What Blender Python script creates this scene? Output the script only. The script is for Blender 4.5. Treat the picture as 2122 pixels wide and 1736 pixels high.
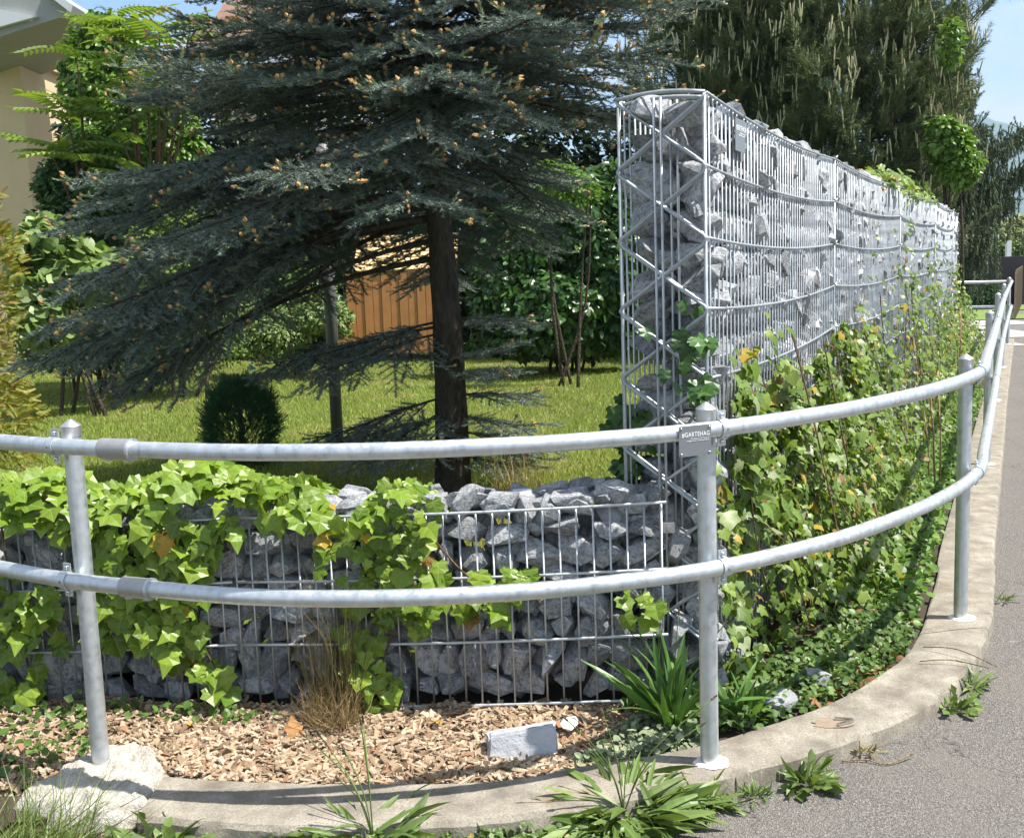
import bpy, bmesh, math, random
import numpy as np
from math import radians, sin, cos, pi, sqrt, atan2
from mathutils import Vector, Matrix

for _o in list(bpy.data.objects):
    bpy.data.objects.remove(_o)
SC = bpy.context.scene
COL = SC.collection
RNG = np.random.default_rng(11)
random.seed(5)

# ------------------------------------------------------------------ camera
CAM_POS = Vector((0.0, 0.0, 1.32))
_p, _r = radians(7.763), radians(-1.981)
_f = Vector((0, cos(_p), -sin(_p)))
_u = Vector((0, sin(_p), cos(_p)))
_x = Vector((1, 0, 0))
_cx = _x * cos(_r) + _u * sin(_r)
_cu = -_x * sin(_r) + _u * cos(_r)
cam_data = bpy.data.cameras.new('camera')
cam = bpy.data.objects.new('camera', cam_data)
COL.objects.link(cam)
_m = Matrix((_cx, _cu, -_f)).transposed().to_4x4()
_m.translation = CAM_POS
cam.matrix_world = _m
cam_data.sensor_width = 36.0
cam_data.lens = 36.0 * 2268.0 / 2122.0
cam_data.clip_start = 0.05
cam_data.clip_end = 20000.0
SC.camera = cam

# ------------------------------------------------------------------ light
HAZE = 0.00032
SUN_EL, SUN_AZ = radians(62), radians(104)       # azimuth clockwise from +Y
SUN_DIR = Vector((sin(SUN_AZ) * cos(SUN_EL), cos(SUN_AZ) * cos(SUN_EL), sin(SUN_EL)))
sun_data = bpy.data.lights.new('sun', 'SUN')
sun_data.energy = 4.9
sun_data.angle = radians(0.53)
sun_data.color = (1.0, 0.955, 0.88)
sun = bpy.data.objects.new('sun', sun_data)
COL.objects.link(sun)
sun.rotation_euler = SUN_DIR.to_track_quat('Z', 'Y').to_euler()
sun.location = (6, -4, 12)

SC.view_settings.view_transform = 'Standard'
SC.view_settings.look = 'None'
SC.view_settings.gamma = 1.0
SC.view_settings.use_curve_mapping = False
SC.view_settings.exposure = 1.08
SC.render.engine = 'CYCLES'
SC.cycles.max_bounces = 8
SC.cycles.diffuse_bounces = 3
SC.cycles.glossy_bounces = 3
SC.cycles.transmission_bounces = 4
SC.cycles.use_denoising = True


# ------------------------------------------------------------------ node helper
class NT:
    def __init__(self, tree):
        self.t = tree
        for n in list(tree.nodes):
            tree.nodes.remove(n)

    def n(self, typ, ins=None, **attrs):
        nd = self.t.nodes.new(typ)
        for k, v in attrs.items():
            setattr(nd, k, v)
        for k, v in (ins or {}).items():
            s = nd.inputs[k]
            if isinstance(v, bpy.types.NodeSocket):
                self.t.links.new(v, s)
            elif isinstance(v, (tuple, list)) and s.type == 'RGBA' and len(v) == 3:
                s.default_value = (*v, 1)
            else:
                s.default_value = v
        return nd

    def math(self, op, a, b=0.0, c=0.0, clamp=False):
        return self.n('ShaderNodeMath', {0: a, 1: b, 2: c}, operation=op, use_clamp=clamp).outputs[0]

    def mix(self, f, a, b, blend='MIX'):
        nd = self.n('ShaderNodeMix', {0: f, 6: a, 7: b}, data_type='RGBA', blend_type=blend)
        return nd.outputs[2]

    def noise(self, vec, scale, detail=4, rough=0.55, dist=0.0, out=0):
        return self.n('ShaderNodeTexNoise', {'Vector': vec, 'Scale': scale, 'Detail': detail, 'Roughness': rough, 'Distortion': dist}).outputs[out]

    def ramp(self, f, stops, interp='LINEAR'):
        nd = self.n('ShaderNodeValToRGB', {0: f})
        cr = nd.color_ramp
        cr.interpolation = interp
        while len(cr.elements) > 1:
            cr.elements.remove(cr.elements[-1])
        cr.elements[0].position = stops[0][0]
        c = stops[0][1]
        cr.elements[0].color = (*c, 1) if isinstance(c, (tuple, list)) else (c, c, c, 1)
        for p, c in stops[1:]:
            e = cr.elements.new(p)
            e.color = (*c, 1) if isinstance(c, (tuple, list)) else (c, c, c, 1)
        return nd.outputs[0]

    def obj(self):
        return self.n('ShaderNodeTexCoord').outputs['Object']

    def world(self):
        return self.n('ShaderNodeNewGeometry').outputs['Position']

    def rnd(self):
        a = self.n('ShaderNodeAttribute', attribute_name='rnd').outputs['Fac']
        b = self.n('ShaderNodeObjectInfo').outputs['Random']
        return self.math('FRACT', self.math('ADD', a, b))

    def bump(self, h, strength=0.3, dist=0.01, normal=None):
        d = {'Height': h, 'Strength': strength, 'Distance': dist}
        if normal is not None:
            d['Normal'] = normal
        return self.n('ShaderNodeBump', d).outputs[0]


def newmat(name):
    m = bpy.data.materials.new(name)
    m.use_nodes = True
    t = NT(m.node_tree)
    out = t.n('ShaderNodeOutputMaterial')
    return m, t, out


def principled(t, out, color, rough=0.6, metal=0.0, normal=None, spec=0.5, **kw):
    d = {'Base Color': color, 'Roughness': rough, 'Metallic': metal, 'Specular IOR Level': spec}
    if normal is not None:
        d['Normal'] = normal
    d.update(kw)
    b = t.n('ShaderNodeBsdfPrincipled', d)
    t.t.links.new(b.outputs[0], out.inputs[0])
    return b


# ------------------------------------------------------------------ sky
world = bpy.data.worlds.new('World')
SC.world = world
world.use_nodes = True
_t = NT(world.node_tree)
_sky = _t.n('ShaderNodeTexSky', sky_type='NISHITA')
_sky.sun_disc = False
_sky.sun_elevation = SUN_EL
_sky.sun_rotation = SUN_AZ
_sky.altitude = 500
_sky.air_density = 1.0
_sky.dust_density = 1.2
_sky.ozone_density = 1.0
_dir = _t.n('ShaderNodeTexCoord').outputs['Generated']
_mp = _t.n('ShaderNodeMapping', {'Vector': _dir, 'Scale': (1, 1, 2.1), 'Location': (0.55, 0.2, 0.35)}).outputs[0]
_nz = _t.noise(_mp, 3.1, 9, 0.56, 0.25)
_mask = _t.ramp(_nz, [(0.44, 0.0), (0.57, 1.0)])
_shade = _t.noise(_mp, 7.0, 6, 0.6)
_cloud = _t.ramp(_shade, [(0.35, (6.3, 6.6, 7.1)), (0.65, (8.6, 8.6, 8.7))])
_skyc = _t.mix(1.0, _sky.outputs[0], (1.35, 1.5, 1.6), 'MULTIPLY')
_c = _t.mix(_mask, _skyc, _cloud)
_bg = _t.n('ShaderNodeBackground', {'Color': _c, 'Strength': 0.062})
_wo = _t.n('ShaderNodeOutputWorld')
_t.t.links.new(_bg.outputs[0], _wo.inputs[0])


# ------------------------------------------------------------------ mesh helpers
def raw_mesh(name, V, loops, totals, mat=None, rnd=None, uv=None, smooth=False):
    me = bpy.data.meshes.new(name)
    V = np.ascontiguousarray(V, dtype=np.float32)
    loops = np.ascontiguousarray(loops, dtype=np.int32)
    totals = np.ascontiguousarray(totals, dtype=np.int32)
    me.vertices.add(len(V))
    me.vertices.foreach_set('co', V.ravel())
    me.loops.add(len(loops))
    me.loops.foreach_set('vertex_index', loops)
    me.polygons.add(len(totals))
    starts = np.zeros(len(totals), np.int32)
    starts[1:] = np.cumsum(totals)[:-1]
    me.polygons.foreach_set('loop_start', starts)
    me.polygons.foreach_set('loop_total', totals)
    if smooth:
        me.polygons.foreach_set('use_smooth', np.ones(len(totals), dtype=bool))
    else:
        me.polygons.foreach_set('use_smooth', np.zeros(len(totals), dtype=bool))
    if rnd is not None:
        a = me.attributes.new('rnd', 'FLOAT', 'POINT')
        a.data.foreach_set('value', np.ascontiguousarray(rnd, dtype=np.float32))
    if uv is not None:
        a = me.attributes.new('leafuv', 'FLOAT_VECTOR', 'POINT')
        u3 = np.zeros((len(V), 3), np.float32)
        u3[:, :2] = uv
        a.data.foreach_set('vector', u3.ravel())
    me.update(calc_edges=True)
    if mat is not None:
        me.materials.append(mat)
    return me


class MB:
    """collects simple shapes into one mesh"""
    def __init__(self):
        self.V, self.F = [], []

    def add(self, V, F):
        o = len(self.V)
        self.V += [tuple(v) for v in V]
        self.F += [tuple(i + o for i in f) for f in F]
        return self

    def box(self, c, s, rot=None):
        x, y, z = s[0] / 2, s[1] / 2, s[2] / 2
        vs = [Vector((a * x, b * y, d * z)) for a in (-1, 1) for b in (-1, 1) for d in (-1, 1)]
        if rot is not None:
            vs = [rot @ v for v in vs]
        c = Vector(c)
        return self.add([v + c for v in vs], [(0, 1, 3, 2), (4, 6, 7, 5), (0, 4, 5, 1), (2, 3, 7, 6), (0, 2, 6, 4), (1, 5, 7, 3)])

    def tube(self, pts, r, n=8, caps=True):
        pts = [Vector(p) for p in pts]
        rs = r if isinstance(r, (list, tuple, np.ndarray)) else [r] * len(pts)
        V, F = [], []
        up = None
        for i, p in enumerate(pts):
            d = (pts[min(i + 1, len(pts) - 1)] - pts[max(i - 1, 0)])
            d = d.normalized() if d.length > 1e-9 else Vector((0, 0, 1))
            if up is None:
                up = Vector((0, 0, 1)) if abs(d.z) < .9 else Vector((1, 0, 0))
            a = (up - d * up.dot(d)).normalized()
            up = a
            b = d.cross(a)
            for k in range(n):
                t = 2 * pi * k / n
                V.append(p + (a * cos(t) + b * sin(t)) * rs[i])
        for i in range(len(pts) - 1):
            for k in range(n):
                k2 = (k + 1) % n
                F.append((i * n + k, i * n + k2, (i + 1) * n + k2, (i + 1) * n + k))
        if caps:
            F.append(tuple(range(n - 1, -1, -1)))
            F.append(tuple((len(pts) - 1) * n + k for k in range(n)))
        return self.add(V, F)

    def lathe(self, prof, n=20, c=(0, 0, 0)):
        V, F = [], []
        for (r, z) in prof:
            for k in range(n):
                t = 2 * pi * k / n
                V.append((c[0] + r * cos(t), c[1] + r * sin(t), c[2] + z))
        for i in range(len(prof) - 1):
            for k in range(n):
                k2 = (k + 1) % n
                F.append((i * n + k, i * n + k2, (i + 1) * n + k2, (i + 1) * n + k))
        F.append(tuple(range(n - 1, -1, -1)))
        F.append(tuple((len(prof) - 1) * n + k for k in range(n)))
        return self.add(V, F)

    def prism(self, poly, z0, z1):
        n = len(poly)
        V = [(*p, z0) for p in poly] + [(*p, z1) for p in poly]
        F = [tuple(range(n - 1, -1, -1)), tuple(range(n, 2 * n))]
        F += [(i, (i + 1) % n, n + (i + 1) % n, n + i) for i in range(n)]
        return self.add(V, F)

    def mesh(self, name, mat, smooth=False):
        loops = [i for f in self.F for i in f]
        tot = [len(f) for f in self.F]
        return raw_mesh(name, np.array(self.V, float).reshape(-1, 3), loops, tot, mat, smooth=smooth)

    def build(self, name, mat, parent=None, smooth=False, kind=None):
        return link(name, self.mesh(name, mat, smooth), parent, kind)


def link(name, me, parent=None, kind=None):
    o = bpy.data.objects.new(name, me)
    COL.objects.link(o)
    if parent is not None:
        o.parent = parent
        o.matrix_parent_inverse = parent.matrix_world.inverted() if parent.matrix_world != Matrix() else Matrix()
    if kind:
        o['kind'] = kind
    return o


def auto_smooth(me, ang=40):
    me.polygons.foreach_set('use_smooth', np.ones(len(me.polygons), dtype=bool))
    try:
        me.set_sharp_from_angle(angle=radians(ang))
    except Exception:
        pass


def empty(name, label, cat, loc=(0, 0, 0), group=None):
    o = bpy.data.objects.new(name, None)
    COL.objects.link(o)
    o.location = loc
    o.matrix_world = Matrix.Translation(loc)
    o.empty_display_size = 0.1
    o['label'] = label
    o['category'] = cat
    if group:
        o['group'] = group
    return o


def tag(o, label, cat, group=None):
    o['label'] = label
    o['category'] = cat
    if group:
        o['group'] = group
    return o


def struct(o):
    o['kind'] = 'structure'
    return o


def catmull(pts, n=8):
    P = [Vector(p) for p in pts]
    out = []
    for i in range(len(P) - 1):
        p0, p1, p2, p3 = P[max(i - 1, 0)], P[i], P[i + 1], P[min(i + 2, len(P) - 1)]
        for k in range(n):
            t = k / n
            out.append(0.5 * ((2 * p1) + (p2 - p0) * t + (2 * p0 - 5 * p1 + 4 * p2 - p3) * t * t + (3 * p1 - p0 - 3 * p2 + p3) * t ** 3))
    out.append(P[-1])
    return out


def unit(a):
    return a / np.maximum(np.linalg.norm(a, axis=-1, keepdims=True), 1e-9)


def frames(n, t):
    """rotation matrices whose Z axis is n and whose Y axis lies along t"""
    n = unit(np.asarray(n, float))
    t = np.asarray(t, float)
    t = unit(t - n * (t * n).sum(-1, keepdims=True))
    x = np.cross(t, n)
    return np.stack([x, t, n], axis=-1)


def frames_y(y, nhint):
    y = unit(np.asarray(y, float))
    n = np.asarray(nhint, float)
    n = unit(n - y * (n * y).sum(-1, keepdims=True))
    x = np.cross(y, n)
    return np.stack([x, y, n], axis=-1)


class Proto:
    def __init__(self, V, F, uv=None, rv=None):
        self.V = np.array(V, float).reshape(-1, 3)
        self.loops = np.array([i for f in F for i in f], np.int32)
        self.tot = np.array([len(f) for f in F], np.int32)
        self.uv = self.V[:, :2].copy() if uv is None else np.array(uv, float)
        self.rv = rv            # per-vertex offset added to rnd

    def mesh(self, name, mat, smooth=False):
        return raw_mesh(name, self.V, self.loops, self.tot, mat, uv=self.uv, smooth=smooth)


def scatter(protos, idx, pos, M, scale, rnd):
    """join transformed copies of the protos; scale may be (n,) or (n,3)"""
    Vs, Ls, Ts, Rs, Us = [], [], [], [], []
    off = 0
    scale = np.asarray(scale, float)
    if scale.ndim == 1:
        scale = np.repeat(scale[:, None], 3, 1)
    for k, p in enumerate(protos):
        sel = np.nonzero(idx == k)[0]
        if not len(sel):
            continue
        nv = len(p.V)
        loc = p.V[None] * scale[sel][:, None, :]
        W = np.einsum('nij,nvj->nvi', M[sel], loc) + pos[sel][:, None, :]
        Vs.append(W.reshape(-1, 3))
        Ls.append((p.loops[None] + (off + np.arange(len(sel)) * nv)[:, None]).ravel())
        Ts.append(np.tile(p.tot, len(sel)))
        rr = np.repeat(rnd[sel], nv)
        if p.rv is not None:
            rr = rr + np.tile(p.rv, len(sel))
        Rs.append(rr)
        Us.append(np.tile(p.uv, (len(sel), 1)))
        off += nv * len(sel)
    return np.concatenate(Vs), np.concatenate(Ls), np.concatenate(Ts), np.concatenate(Rs), np.concatenate(Us)


def scatter_obj(name, protos, idx, pos, M, scale, rnd, mat, parent=None, kind=None, smooth=False):
    V, L, T, R, U = scatter(protos, idx, pos, M, scale, rnd)
    me = raw_mesh(name, V, L, T, mat, R, U, smooth)
    return link(name, me, parent, kind)


def leaves(parent, name, protos, pos, M, scale, rnd, mat, singles=0, rest='leaf_mass', smooth=False):
    """the largest as parts of their own, the rest joined"""
    n = len(pos)
    idx = RNG.integers(0, len(protos), n)
    s1 = scale if np.ndim(scale) == 1 else scale.max(1)
    if singles:
        key = s1 / np.linalg.norm(pos - np.array(CAM_POS), axis=1)
        order = np.argsort(-key)
        big, small = order[:singles], order[singles:]
        meshes = [p.mesh(name, mat, smooth) for p in protos]
        for i in big:
            o = bpy.data.objects.new(name, meshes[idx[i]])
            COL.objects.link(o)
            m = Matrix(M[i].tolist()).to_4x4()
            sv = scale[i] if np.ndim(scale) > 1 else (scale[i],) * 3
            m = Matrix.Translation(pos[i].tolist()) @ m @ Matrix.Diagonal((*[float(a) for a in sv], 1))
            o.parent = parent
            o.matrix_local = parent.matrix_world.inverted() @ m
    else:
        small = np.arange(n)
    if len(small):
        scatter_obj(rest, protos, idx[small], pos[small], M[small], scale[small], rnd[small], mat, parent, 'stuff', smooth)


def in_poly(P, poly):
    x, y = P[:, 0], P[:, 1]
    c = np.zeros(len(P), bool)
    j = len(poly) - 1
    for i in range(len(poly)):
        xi, yi = poly[i]
        xj, yj = poly[j]
        k = ((yi > y) != (yj > y)) & (x < (xj - xi) * (y - yi) / (yj - yi + 1e-12) + xi)
        c ^= k
        j = i
    return c


def poly_pts(poly, n):
    poly = np.array(poly, float)
    lo, hi = poly.min(0), poly.max(0)
    out = np.zeros((0, 2))
    while len(out) < n:
        P = RNG.uniform(lo, hi, (n * 3, 2))
        out = np.concatenate([out, P[in_poly(P, poly)]])
    return out[:n]


def nrm(n, s=1.0):
    return RNG.normal(0, s, (n, 3))


# ------------------------------------------------------------------ materials
def mat_galv(name, base=(0.55, 0.585, 0.61), rough=0.38, dirt=0.5):
    m, t, out = newmat(name)
    w = t.obj()
    st = t.n('ShaderNodeMapping', {'Vector': w, 'Scale': (60, 60, 3)}).outputs[0]
    n1 = t.noise(st, 1.0, 4, .6)
    n2 = t.noise(w, 45, 5, .6)
    n3 = t.noise(w, 7, 3, .5)
    f = t.math('ADD', t.math('MULTIPLY', n1, .38), t.math('ADD', t.math('MULTIPLY', n2, .45), t.math('MULTIPLY', n3, .17)))
    c = t.ramp(f, [(0.30, tuple(b * .62 for b in base)), (0.47, base), (0.68, tuple(min(b * 1.22, .9) for b in base))])
    rg = t.ramp(n2, [(0.3, rough - .08), (0.7, rough + .17)])
    nb = t.bump(n2, .12, .002)
    principled(t, out, c, rg, 0.72, nb)
    return m


def mat_plain(name, col, rough=0.6, metal=0.0, var=0.25, scale=12, bump=0.1):
    m, t, out = newmat(name)
    w = t.obj()
    n1 = t.noise(w, scale, 5, .6)
    c = t.mix(n1, tuple(v * (1 - var) for v in col), tuple(min(1, v * (1 + var)) for v in col))
    principled(t, out, c, rough, metal, t.bump(n1, bump, .004) if bump else None)
    return m


def mat_stone(name, dark=(0.085, 0.092, 0.102), light=(0.45, 0.46, 0.475), vein=0.62):
    m, t, out = newmat(name)
    o = t.obj()
    r = t.rnd()
    off = t.n('ShaderNodeCombineXYZ', {0: t.math('MULTIPLY', r, 37.0), 1: t.math('MULTIPLY', r, 11.0), 2: r}).outputs[0]
    v = t.n('ShaderNodeVectorMath', {0: o, 1: off}, operation='ADD').outputs[0]
    n1 = t.noise(v, 16, 6, .62, .4)
    n2 = t.noise(v, 90, 4, .6)
    n3 = t.noise(v, 6, 3, .5)
    base = t.mix(t.ramp(n1, [(0.35, 0), (0.7, 1)]), dark, light)
    base = t.mix(t.ramp(n3, [(.4, 0), (.75, .6)]), base, tuple(x * 1.25 for x in light))
    br = t.math('MULTIPLY_ADD', r, .7, .68)
    base = t.mix(1.0, base, t.n('ShaderNodeCombineColor', {0: br, 1: br, 2: br}).outputs[0], 'MULTIPLY')
    # pale calcite veins
    vd = t.n('ShaderNodeVectorMath', {0: v, 1: t.noise(v, 9, 4, .6, out=1)}, operation='ADD').outputs[0]
    vo = t.n('ShaderNodeTexVoronoi', {'Vector': vd, 'Scale': 6.0}, feature='DISTANCE_TO_EDGE').outputs[0]
    ve = t.math('MULTIPLY', t.ramp(vo, [(0.0, 1.0), (0.035, 0.0)]), t.ramp(t.noise(v, 11, 3, .5), [(.5, 0), (.62, .8)]))
    base = t.mix(ve, base, (vein, vein, vein * .98))
    # buff weathering
    base = t.mix(t.ramp(t.noise(v, 5, 5, .65), [(.58, 0), (.75, .45)]), base, (0.33, 0.30, 0.25))
    h = t.math('ADD', n1, t.math('MULTIPLY', n2, .35))
    principled(t, out, base, .72, 0, t.bump(h, .75, .012), spec=.35)
    return m


def mat_leaf(name, a, b, trans=0.35, rough=0.42, vein=None, odd=None, back=None, spec=0.4):
    """two-tone leaf; odd = (threshold, colour) turns some leaves yellow or brown"""
    m, t, out = newmat(name)
    r = t.rnd()
    c = t.mix(t.ramp(r, [(0.0, 0), (1.0, 1)]), a, b)
    hi = t.math('FRACT', t.math('MULTIPLY', r, 7.31))
    c = t.mix(t.math('MULTIPLY', t.math('POWER', hi, 1.6), .8), c, tuple(x * .42 for x in a))
    if odd:
        for th, co in odd:
            k = t.math('FRACT', t.math('MULTIPLY', r, 13.7 + th * 50))
            c = t.mix(t.math('LESS_THAN', k, th), c, co)
    if vein:
        uv = t.n('ShaderNodeAttribute', attribute_name='leafuv').outputs['Vector']
        s = t.n('ShaderNodeSeparateXYZ', {0: uv})
        ax = t.math('ABSOLUTE', s.outputs[0])
        ln = [t.math('SUBTRACT', 1, t.math('DIVIDE', ax, .028), clamp=True)]
        for sl in (0.85, -0.15):
            d = t.math('ABSOLUTE', t.math('SUBTRACT', t.math('SUBTRACT', s.outputs[1], .08), t.math('MULTIPLY', ax, sl)))
            ln.append(t.math('SUBTRACT', 1, t.math('DIVIDE', d, .03), clamp=True))
        vv = t.math('MAXIMUM', ln[0], t.math('MAXIMUM', ln[1], ln[2]))
        c = t.mix(t.math('MULTIPLY', vv, .55), c, vein)
        sp = t.noise(t.n('ShaderNodeVectorMath', {0: uv, 1: t.n('ShaderNodeCombineXYZ', {0: r, 1: r, 2: r}).outputs[0]}, operation='ADD').outputs[0], 6, 4, .6)
        c = t.mix(t.math('MULTIPLY', t.math('SUBTRACT', sp, .4, clamp=True), .9), c, tuple(x * .55 for x in a))
    bs = t.n('ShaderNodeBsdfPrincipled', {'Base Color': c, 'Roughness': rough, 'Specular IOR Level': spec})
    tc = t.mix(1.0, c, (1.15, 1.1, .45), 'MULTIPLY')
    tr = t.n('ShaderNodeBsdfTranslucent', {'Color': tc})
    mx = t.n('ShaderNodeMixShader', {0: trans, 1: bs.outputs[0], 2: tr.outputs[0]})
    t.t.links.new(mx.outputs[0], out.inputs[0])
    return m


def mat_bark(name, a, b, scale=30):
    m, t, out = newmat(name)
    w = t.obj()
    v = t.n('ShaderNodeMapping', {'Vector': w, 'Scale': (1, 1, .35)}).outputs[0]
    n1 = t.noise(v, scale, 6, .7, .6)
    vo = t.n('ShaderNodeTexVoronoi', {'Vector': v, 'Scale': scale * 1.3}).outputs[0]
    c = t.mix(t.ramp(n1, [(.3, 0), (.7, 1)]), a, b)
    principled(t, out, c, .9, 0, t.bump(t.math('ADD', n1, vo), .9, .02), spec=.2)
    return m


M_GALV = mat_galv('galvanised_tube')
M_ROD = mat_galv('galvanised_rod', (0.36, 0.39, 0.41), .5)
M_ROD_LOW = mat_galv('galvanised_rod_pale', (0.52, 0.55, 0.57), .5)
M_CAP = mat_plain('cast_aluminium', (0.52, 0.52, 0.53), .42, .8, .15, 40)
M_SLEEVE = mat_plain('cast_sleeve', (0.40, 0.40, 0.39), .5, .7, .2, 40)
M_BOLT = mat_plain('bolt_steel', (0.62, 0.62, 0.63), .25, 1.0, .1, 40, 0)
M_STONE = mat_stone('limestone')
M_SIGN = mat_plain('grey_sign_plate', (0.19, 0.205, 0.22), .45, .2, .06, 20, 0)
M_WHITE = mat_plain('white_print', (0.8, 0.8, 0.8), .6, 0, .02, 10, 0)
M_MORTAR = mat_plain('white_mortar', (0.78, 0.77, 0.74), .85, 0, .06, 60, .2)
M_BARK = mat_bark('spruce_bark', (0.035, 0.028, 0.022), (0.11, 0.09, 0.07))
M_TWIG = mat_bark('grey_twig', (0.05, 0.04, 0.03), (0.11, 0.085, 0.06), 60)
M_STEM = mat_bark('brown_stem', (0.10, 0.065, 0.035), (0.22, 0.15, 0.085), 60)

# ================================================================== GROUND
def grid_mesh(name, x0, x1, y0, y1, nx, ny, zf, mat, mask=None):
    xs, ys = np.linspace(x0, x1, nx), np.linspace(y0, y1, ny)
    Xg, Yg = np.meshgrid(xs, ys)
    V = np.stack([Xg, Yg, zf(Xg, Yg)], -1).reshape(-1, 3)
    i = (np.arange(ny - 1)[:, None] * nx + np.arange(nx - 1)[None]).ravel()
    Q = np.stack([i, i + 1, i + nx + 1, i + nx], -1)
    if mask is not None:
        cen = V[Q].mean(1)
        Q = Q[mask(cen[:, 0], cen[:, 1])]
    return raw_mesh(name, V, Q.ravel(), np.full(len(Q), 4), mat, smooth=True)


def bumps(x, y, s=1.0, seed=0.0):
    return (np.sin(x * 7.1 * s + seed) * np.cos(y * 6.3 * s + 1.3 * seed) + .6 * np.sin(x * 15.7 * s + y * 11.3 * s + seed) + .4 * np.sin(y * 27 * s - x * 21 * s + 2 * seed)) / 2


# materials of the ground
m, t, out = newmat('asphalt')
w = t.world()
g1 = t.math('ADD', t.math('MULTIPLY', t.noise(w, 420, 3, .7), .45), t.math('MULTIPLY', t.noise(w, 150, 3, .65), .55))
g2 = t.n('ShaderNodeTexVoronoi', {'Vector': w, 'Scale': 230.0}).outputs['Distance']
g3 = t.noise(w, 2.2, 5, .6, .3)
c = t.ramp(g1, [(.36, (.045, .042, .04)), (.5, (.15, .138, .125)), (.63, (.36, .34, .315))])
c = t.mix(t.ramp(g3, [(.35, 0), (.65, 1)]), c, t.mix(.5, c, (.21, .19, .165)))
ag = t.ramp(t.n('ShaderNodeTexVoronoi', {'Vector': w, 'Scale': 95.0}).outputs['Distance'], [(.06, 1), (.13, 0)])
c = t.mix(t.math('MULTIPLY', ag, t.ramp(t.noise(w, 40, 2, .5), [(.5, 0), (.6, .8)])), c, (.5, .48, .45))
stain = t.ramp(t.noise(w, 5.5, 4, .6), [(.66, 0), (.70, .45)])
c = t.mix(stain, c, (.36, .34, .31))
vo = t.n('ShaderNodeTexVoronoi', {'Vector': t.n('ShaderNodeVectorMath', {0: w, 1: t.noise(w, 3, 4, .6, out=1)}, operation='ADD').outputs[0], 'Scale': .8}, feature='DISTANCE_TO_EDGE').outputs[0]
c = t.mix(t.ramp(vo, [(0, .75), (.006, 0)]), c, (.04, .038, .035))
principled(t, out, c, .88, 0, t.bump(t.math('ADD', g1, g2), .9, .006), spec=.25)
M_ASPHALT = m

m, t, out = newmat('kerb_concrete')
w = t.world()
n1 = t.noise(w, 9, 6, .65, .3)
n2 = t.noise(w, 160, 4, .7)
n3 = t.noise(w, 3, 4, .6)
c = t.ramp(n1, [(.3, (.15, .130, .105)), (.52, (.275, .245, .195)), (.75, (.42, .385, .32))])
c = t.mix(t.ramp(n2, [(.38, .7), (.52, 0)]), c, (.16, .145, .125))
c = t.mix(t.ramp(n2, [(.6, 0), (.72, .6)]), c, (.55, .53, .48))
c = t.mix(t.ramp(n3, [(.60, 0), (.72, .5)]), c, (.27, .185, .12))
c = t.mix(t.ramp(t.noise(w, 6, 5, .7), [(.62, 0), (.75, .55)]), c, (.10, .10, .085))
principled(t, out, c, .9, 0, t.bump(t.math('ADD', n2, n1), .45, .006), spec=.25)
M_KERB = m

M_SOIL = mat_plain('dark_soil', (.05, .036, .024), .95, 0, .5, 40, .9)
m, t, out = newmat('lawn_soil')
w = t.world()
c = t.mix(t.noise(w, 60, 4, .7), (.05, .075, .015), (.16, .18, .05))
c = t.mix(t.ramp(t.noise(w, 1.1, 4, .6), [(.5, 0), (.68, .6)]), c, (.28, .24, .10))
principled(t, out, c, .95, 0, t.bump(t.noise(w, 90, 3, .6), .8, .02), spec=.1)
M_LAWN = m
M_EARTH = mat_plain('far_ground', (.10, .12, .04), .95, 0, .4, .6, 0)

struct(link('ground', grid_mesh('ground', -3000, 3000, -1500, 4500, 25, 25, lambda x, y: x * 0 - .30, M_EARTH)))

# kerb line in plan: inner and outer edge, left to right
K_IN = [(-.97, 2.805), (-.85, 2.775), (-.729, 2.755), (-.513, 2.728), (-.3, 2.712), (-.145, 2.707), (.012, 2.727), (.114, 2.765), (.23, 2.80), (.397, 2.845), (.543, 2.905), (.65, 2.965), (.76, 3.03), (.88, 3.105), (1.01, 3.21), (1.141, 3.345), (1.28, 3.50), (1.39, 3.68), (1.47, 3.83), (1.56, 4.02), (1.78, 4.49), (1.99, 4.98), (3.42, 8.03), (4.6, 10.55), (7.6, 16.95)]
K_OUT = [(-.97, 2.575), (-.75, 2.525), (-.60, 2.50), (-.45, 2.492), (-.25, 2.49), (-.12, 2.497), (.02, 2.52), (.18, 2.565), (.36, 2.632), (.523, 2.692), (.687, 2.769), (.86, 2.855), (1.0, 2.945), (1.19, 3.09), (1.32, 3.22), (1.45, 3.39), (1.55, 3.545), (1.66, 3.73), (1.77, 3.94), (1.87, 4.16), (2.04, 4.53), (2.24, 4.98), (3.66, 8.03), (4.83, 10.55), (7.83, 16.95)]
KI = catmull([(*p, 0) for p in K_IN], 6)
KO = catmull([(*p, 0) for p in K_OUT], 6)
_j = min(range(len(KI)), key=lambda i: (KI[i] - Vector((1.40, 3.70, 0))).length)
KI[_j + 1] = KI[_j] + (KI[_j + 1] - KI[_j]).normalized() * .006
KO[_j + 1] = KO[_j] + (KO[_j + 1] - KO[_j]).normalized() * .006
ROAD_Z = -.055

# the road is one sheet, far wider than what is seen
struct(link('road', grid_mesh('road', -6, 24, -14, 40, 4, 4, lambda x, y: x * 0 + ROAD_Z, M_ASPHALT, None)))

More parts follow.
